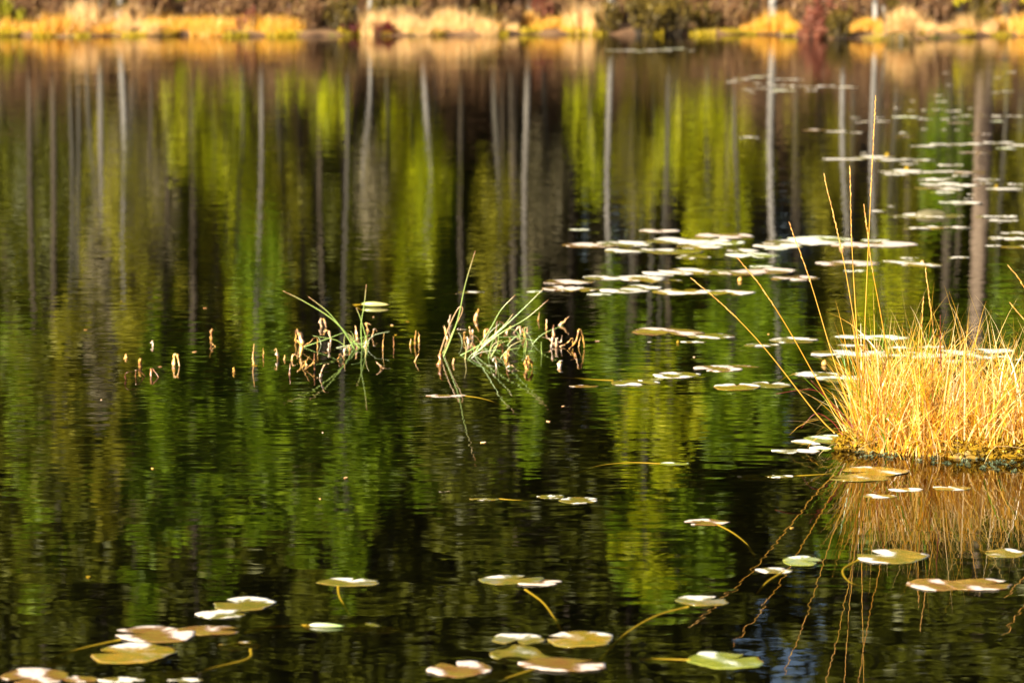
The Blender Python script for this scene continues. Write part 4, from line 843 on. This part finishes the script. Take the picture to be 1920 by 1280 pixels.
for i in ordd:
    pts, t, r = DEAD[i]
    cw, shp = dead_label(i, pts, t)
    zn = [z for z in zones_d if z[0] <= pts[0][0] < z[1]][0]
    cnt[zn[2]] = cnt.get(zn[2], -1) + 1
    k_ = cnt[zn[2]]
    od = ordinal(k_) if k_ < 20 else 'twenty-' + ordinal(k_ - 20)
    b_ = W(*pts[0]); rng = np.random.default_rng(i); mb = MB()
    q = [(pts[0][0], pts[0][1] + 4)] + list(pts)
    P3 = [P(x, y, b_.y) for x, y in q]; P3 = [p + Vector((0, rng.uniform(-.02, .02), 0)) * (1 if j > 1 else 0) for j, p in enumerate(P3)]
    P3 = spline(P3, 4); n_ = len(P3); P3 = [p + Vector(rng.normal(0, .0012, 3)) if 1 < j else p for j, p in enumerate(P3)]
    tw = rng.random() * 3; q_ = np.array([tuple(p - b_) for p in P3])
    hw = np.array([r * (.55 + .75 * abs(math.sin(j * .9 + i)) + .35 * rng.random()) * (1 - .75 * (j / (n_ - 1)) ** 2) + .0008 for j in range(n_)])
    an = tw + np.cumsum(rng.normal(0, .35, n_)); sd = np.stack([np.cos(an), np.sin(an) * .6, rng.normal(0, .25, n_)], -1)
    nr_ = np.stack([-np.sin(an), np.cos(an), np.zeros(n_)], -1)
    vv = np.stack([q_ - sd * hw[:, None], q_ + nr_ * hw[:, None] * .5, q_ + sd * hw[:, None] * (.6 + .6 * rng.random((n_, 1))), q_ - nr_ * hw[:, None] * .12], 1).reshape(-1, 3)
    ii = np.arange(n_ * 4).reshape(n_, 4)
    mb.add(vv, np.stack([ii[:-1], np.roll(ii[:-1], -1, 1), np.roll(ii[1:], -1, 1), ii[1:]], -1).reshape(-1, 4), np.clip(np.repeat(t + rng.normal(0, .14, n_), 4), 0, 1))
    o = mb.build('withered_stalk', M['dead_stalk'], None, True); o.location = b_
    tag(o, f'{cw} {shp} withered stalk, {od} from left among {zn[2]}', 'stalk', zn[2])

# ------------------------------------------------------------------ the straw tussock in front
tc = W(1822, 836); rng = np.random.default_rng(77)
root = empty('straw_tussock', tc); tag(root, 'large golden straw tussock with tall seed stems growing from the water', 'grass')
RX, RY = .40, .25
mm = MB(); peat_mound(mm, RX, RY, .07, rng, 96, 40, -.25); mm.v[0] = mm.v[0] + rng.normal(0, .004, mm.v[0].shape); mm.build('moss_hummock', M['sphagnum'], root, True)
sg = MB()                                                       # sphagnum heads: small leaf cards over the hummock
mv = mm.v[0][mm.v[0][:, 2] > -.015]
for i in range(2600):
    q = mv[rng.integers(len(mv))] + np.array([rng.normal(0, .006), rng.normal(0, .006), .004])
    leaf_cards(sg, q, (.015, .015, .010), 12, .0075, rng, .15 + .75 * rng.random(), 0)
sg.build('moss_heads', M['sphagnum'], root)
tl = MB()
for i in range(60):
    px = rng.uniform(1600, 1935); py = 838 + 34 * (px - 1575) / 345 + rng.uniform(-8, 14)
    q = W(px, py) - tc
    leaf_cards(tl, np.array([q.x, q.y, .002]), (.014, .014, .006), 10, .005, rng, .2 + .6 * rng.random(), 0)
tag(tl.build('water_moss', M['moss_teal'], root), kind='stuff')
def base_in(px0, px1, fr0=0.0):
    def fn(k):
        x0, x1 = (px0 - 1822) * tc.y / F, (px1 - 1822) * tc.y / F
        x = x0 + (x1 - x0) * rng.random(k); lim = np.sqrt(np.maximum(0.02, 1 - (x / (RX * 1.02)) ** 2))
        y = RY * lim * (rng.random(k) * 1.9 - .95)
        rr = np.sqrt(np.clip((x / RX) ** 2 + (y / RY) ** 2, 0, 1))
        return np.stack([x, y, .07 * np.cos(np.arcsin(np.clip(rr, 0, .999))) ** .8 - .02], -1)
    return fn
def base_front(px0, px1):
    fn0 = base_in(px0, px1)
    def fn(k):
        b = fn0(k); b[:, 1] = -np.abs(b[:, 1]) * .25 - RY * .78 * np.sqrt(np.maximum(.02, 1 - (b[:, 0] / (RX * 1.02)) ** 2)); b[:, 2] = -.01
        return b
    return fn
tint = lambda k: np.where(rng.random(k) < .05, rng.uniform(0, .08, k), np.where(rng.random(k) < .05, rng.uniform(.93, 1, k), np.where(rng.random(k) < .25, rng.uniform(.65, .9, k), np.clip(rng.normal(.44, .2, k), .1, .9))))
bl = MB()
blades(bl, 540, rng, base_in(1598, 1730), .34, .28, .0044, tint, .70, 8, (-.06, 0))
blades(bl, 680, rng, base_in(1690, 1990), .30, .46, .0046, tint, 1.0, 8, (.1, 0))
blades(bl, 240, rng, base_in(1596, 1990), .42, .32, .0032, tint, .55, 8)
blades(bl, 620, rng, base_front(1592, 1990), .21, .65, .0046, lambda k: np.clip(rng.normal(.56, .2, k), .1, .9), 1.15, 8)
blades(bl, 170, rng, base_in(1600, 1990), .44, .5, .0050, lambda k: np.clip(rng.normal(.68, .14, k), .1, .9), 1.25, 10)
blades(bl, 120, rng, base_in(1600, 1990), .30, .5, .0085, lambda k: np.clip(rng.normal(.40, .2, k), .1, .9), 1.0, 8)
bl.build('grass_blades', M['straw'], root)
fl = MB()                                                       # bleached blades fallen over the front
blades(fl, 700, rng, base_in(1600, 1990), .30, 1.0, .005, lambda k: np.clip(rng.normal(.62, .2, k), .1, .9), .9, 8)
fl.build('fallen_blades', M['straw'], root)
for pts in ([(1580, 815), (1560, 790), (1530, 775), (1502, 802)], [(1585, 800), (1555, 750), (1520, 730), (1455, 738)], [(1600, 800), (1560, 755), (1520, 712)], [(1610, 820), (1575, 770), (1548, 745)], [(1765, 700), (1763, 640), (1763, 590)]):
    P3 = spline([P(x, y, tc.y - .12) - tc for x, y in pts], 6)
    rb = MB(); rb.tube(P3, np.linspace(.0022, .0006, len(P3)), 5, .98); rb.build('red_blade', M['straw'], root)
SEED = [([(1565, 812), (1530, 775), (1440, 660), (1370, 585), (1297, 522)], .15), ([(1590, 800), (1560, 762), (1480, 620), (1425, 535), (1384, 485)], .1), ([(1606, 800), (1565, 680), (1520, 530), (1480, 418)], .05), ([(1640, 800), (1605, 620), (1580, 480), (1545, 328)], 0),
        ([(1618, 800), (1606, 610), (1597, 450), (1594, 316)], -.05), ([(1614, 800), (1622, 600), (1632, 380), (1642, 182)], -.02), ([(1685, 800), (1655, 610), (1635, 500), (1620, 386)], .03), ([(1768, 800), (1750, 620), (1735, 503)], .05),
        ([(1735, 800), (1728, 650), (1731, 560)], .1), ([(1960, 800), (1945, 600), (1915, 530), (1892, 500)], .1), ([(1975, 790), (1945, 640), (1896, 570)], .1)]
for i, (pts, yo) in enumerate(SEED):
    Y = tc.y - .02 + yo * -1.0
    P3 = spline([P(x, y, Y) - tc for x, y in pts], 9); k = len(P3)
    mb = MB(); mb.tube(P3, np.linspace(.0021, .0009, k), 6, .46)
    o = mb.build('seed_stem', M['straw'], root, True)
    sd = MB()
    L = [0]
    for j in range(1, k): L.append(L[-1] + (P3[j] - P3[j - 1]).length)
    s0 = L[-1] * (.70 if i < 8 else .75); s = s0
    while s < L[-1]:
        j = next(q for q in range(1, k) if L[q] >= s - 1e-9); f = (s - L[j - 1]) / (L[j] - L[j - 1] + 1e-9)
        p = P3[j - 1].lerp(P3[j], f); d = (P3[j] - P3[j - 1]).normalized()
        off = Vector((rng.uniform(-1, 1), rng.uniform(-1, 1), 0)) * .0022
        sd.tube([p + off * .4, p + off + d * .004, p + off * .9 + d * .010], [.0006, .0015, .0004], 5, float(rng.random()))
        s += .0055
    sd.build('seed_head', M['seed'], o)

# tiny fallen leaves and seeds afloat
rnd = random.Random(44)
spots = [(765, 603), (735, 610), (190, 750), (600, 935), (700, 595), (742, 628), (365, 660), (300, 688), (1028, 790), (906, 830), (480, 686), (1120, 640)] + [(rnd.uniform(60, 1500), rnd.uniform(560, 1180)) for _ in range(12)]
for i, (px, py) in enumerate(spots):
    c = W(px, py); rng = np.random.default_rng(900 + i); mb = MB(); k = 10; L = rnd.uniform(.005, .011); wv = L * rnd.uniform(.35, .6); a0 = rnd.random() * 6.28; v = []
    for j in range(k):
        a = j * 6.2832 / k; x, y = L * math.cos(a) * (1 + .15 * rng.random()), wv * math.sin(a) * (1 + .2 * rng.random())
        v.append((x * math.cos(a0) - y * math.sin(a0), x * math.sin(a0) + y * math.cos(a0), .0012 + .0025 * rng.random()))
    v += [(p[0] * .96, p[1] * .96, -.0005) for p in v]; v.append((0, 0, .0018))
    mb.add(v[:2 * k], [(j, (j + 1) % k, k + (j + 1) % k, k + j) for j in range(k)], rng.random())
    mb.add(np.array([v[-1]] + v[:k]), [(0, 1 + j, 1 + (j + 1) % k) for j in range(k)], rng.random())
    o = mb.build('fallen_leaf', M['dead_stalk' if i % 5 else 'stalk'], None, True); o.location = c
    tag(o, 'tiny fallen leaf afloat on open dark water', 'leaf', 'tiny fallen leaves afloat on open water')
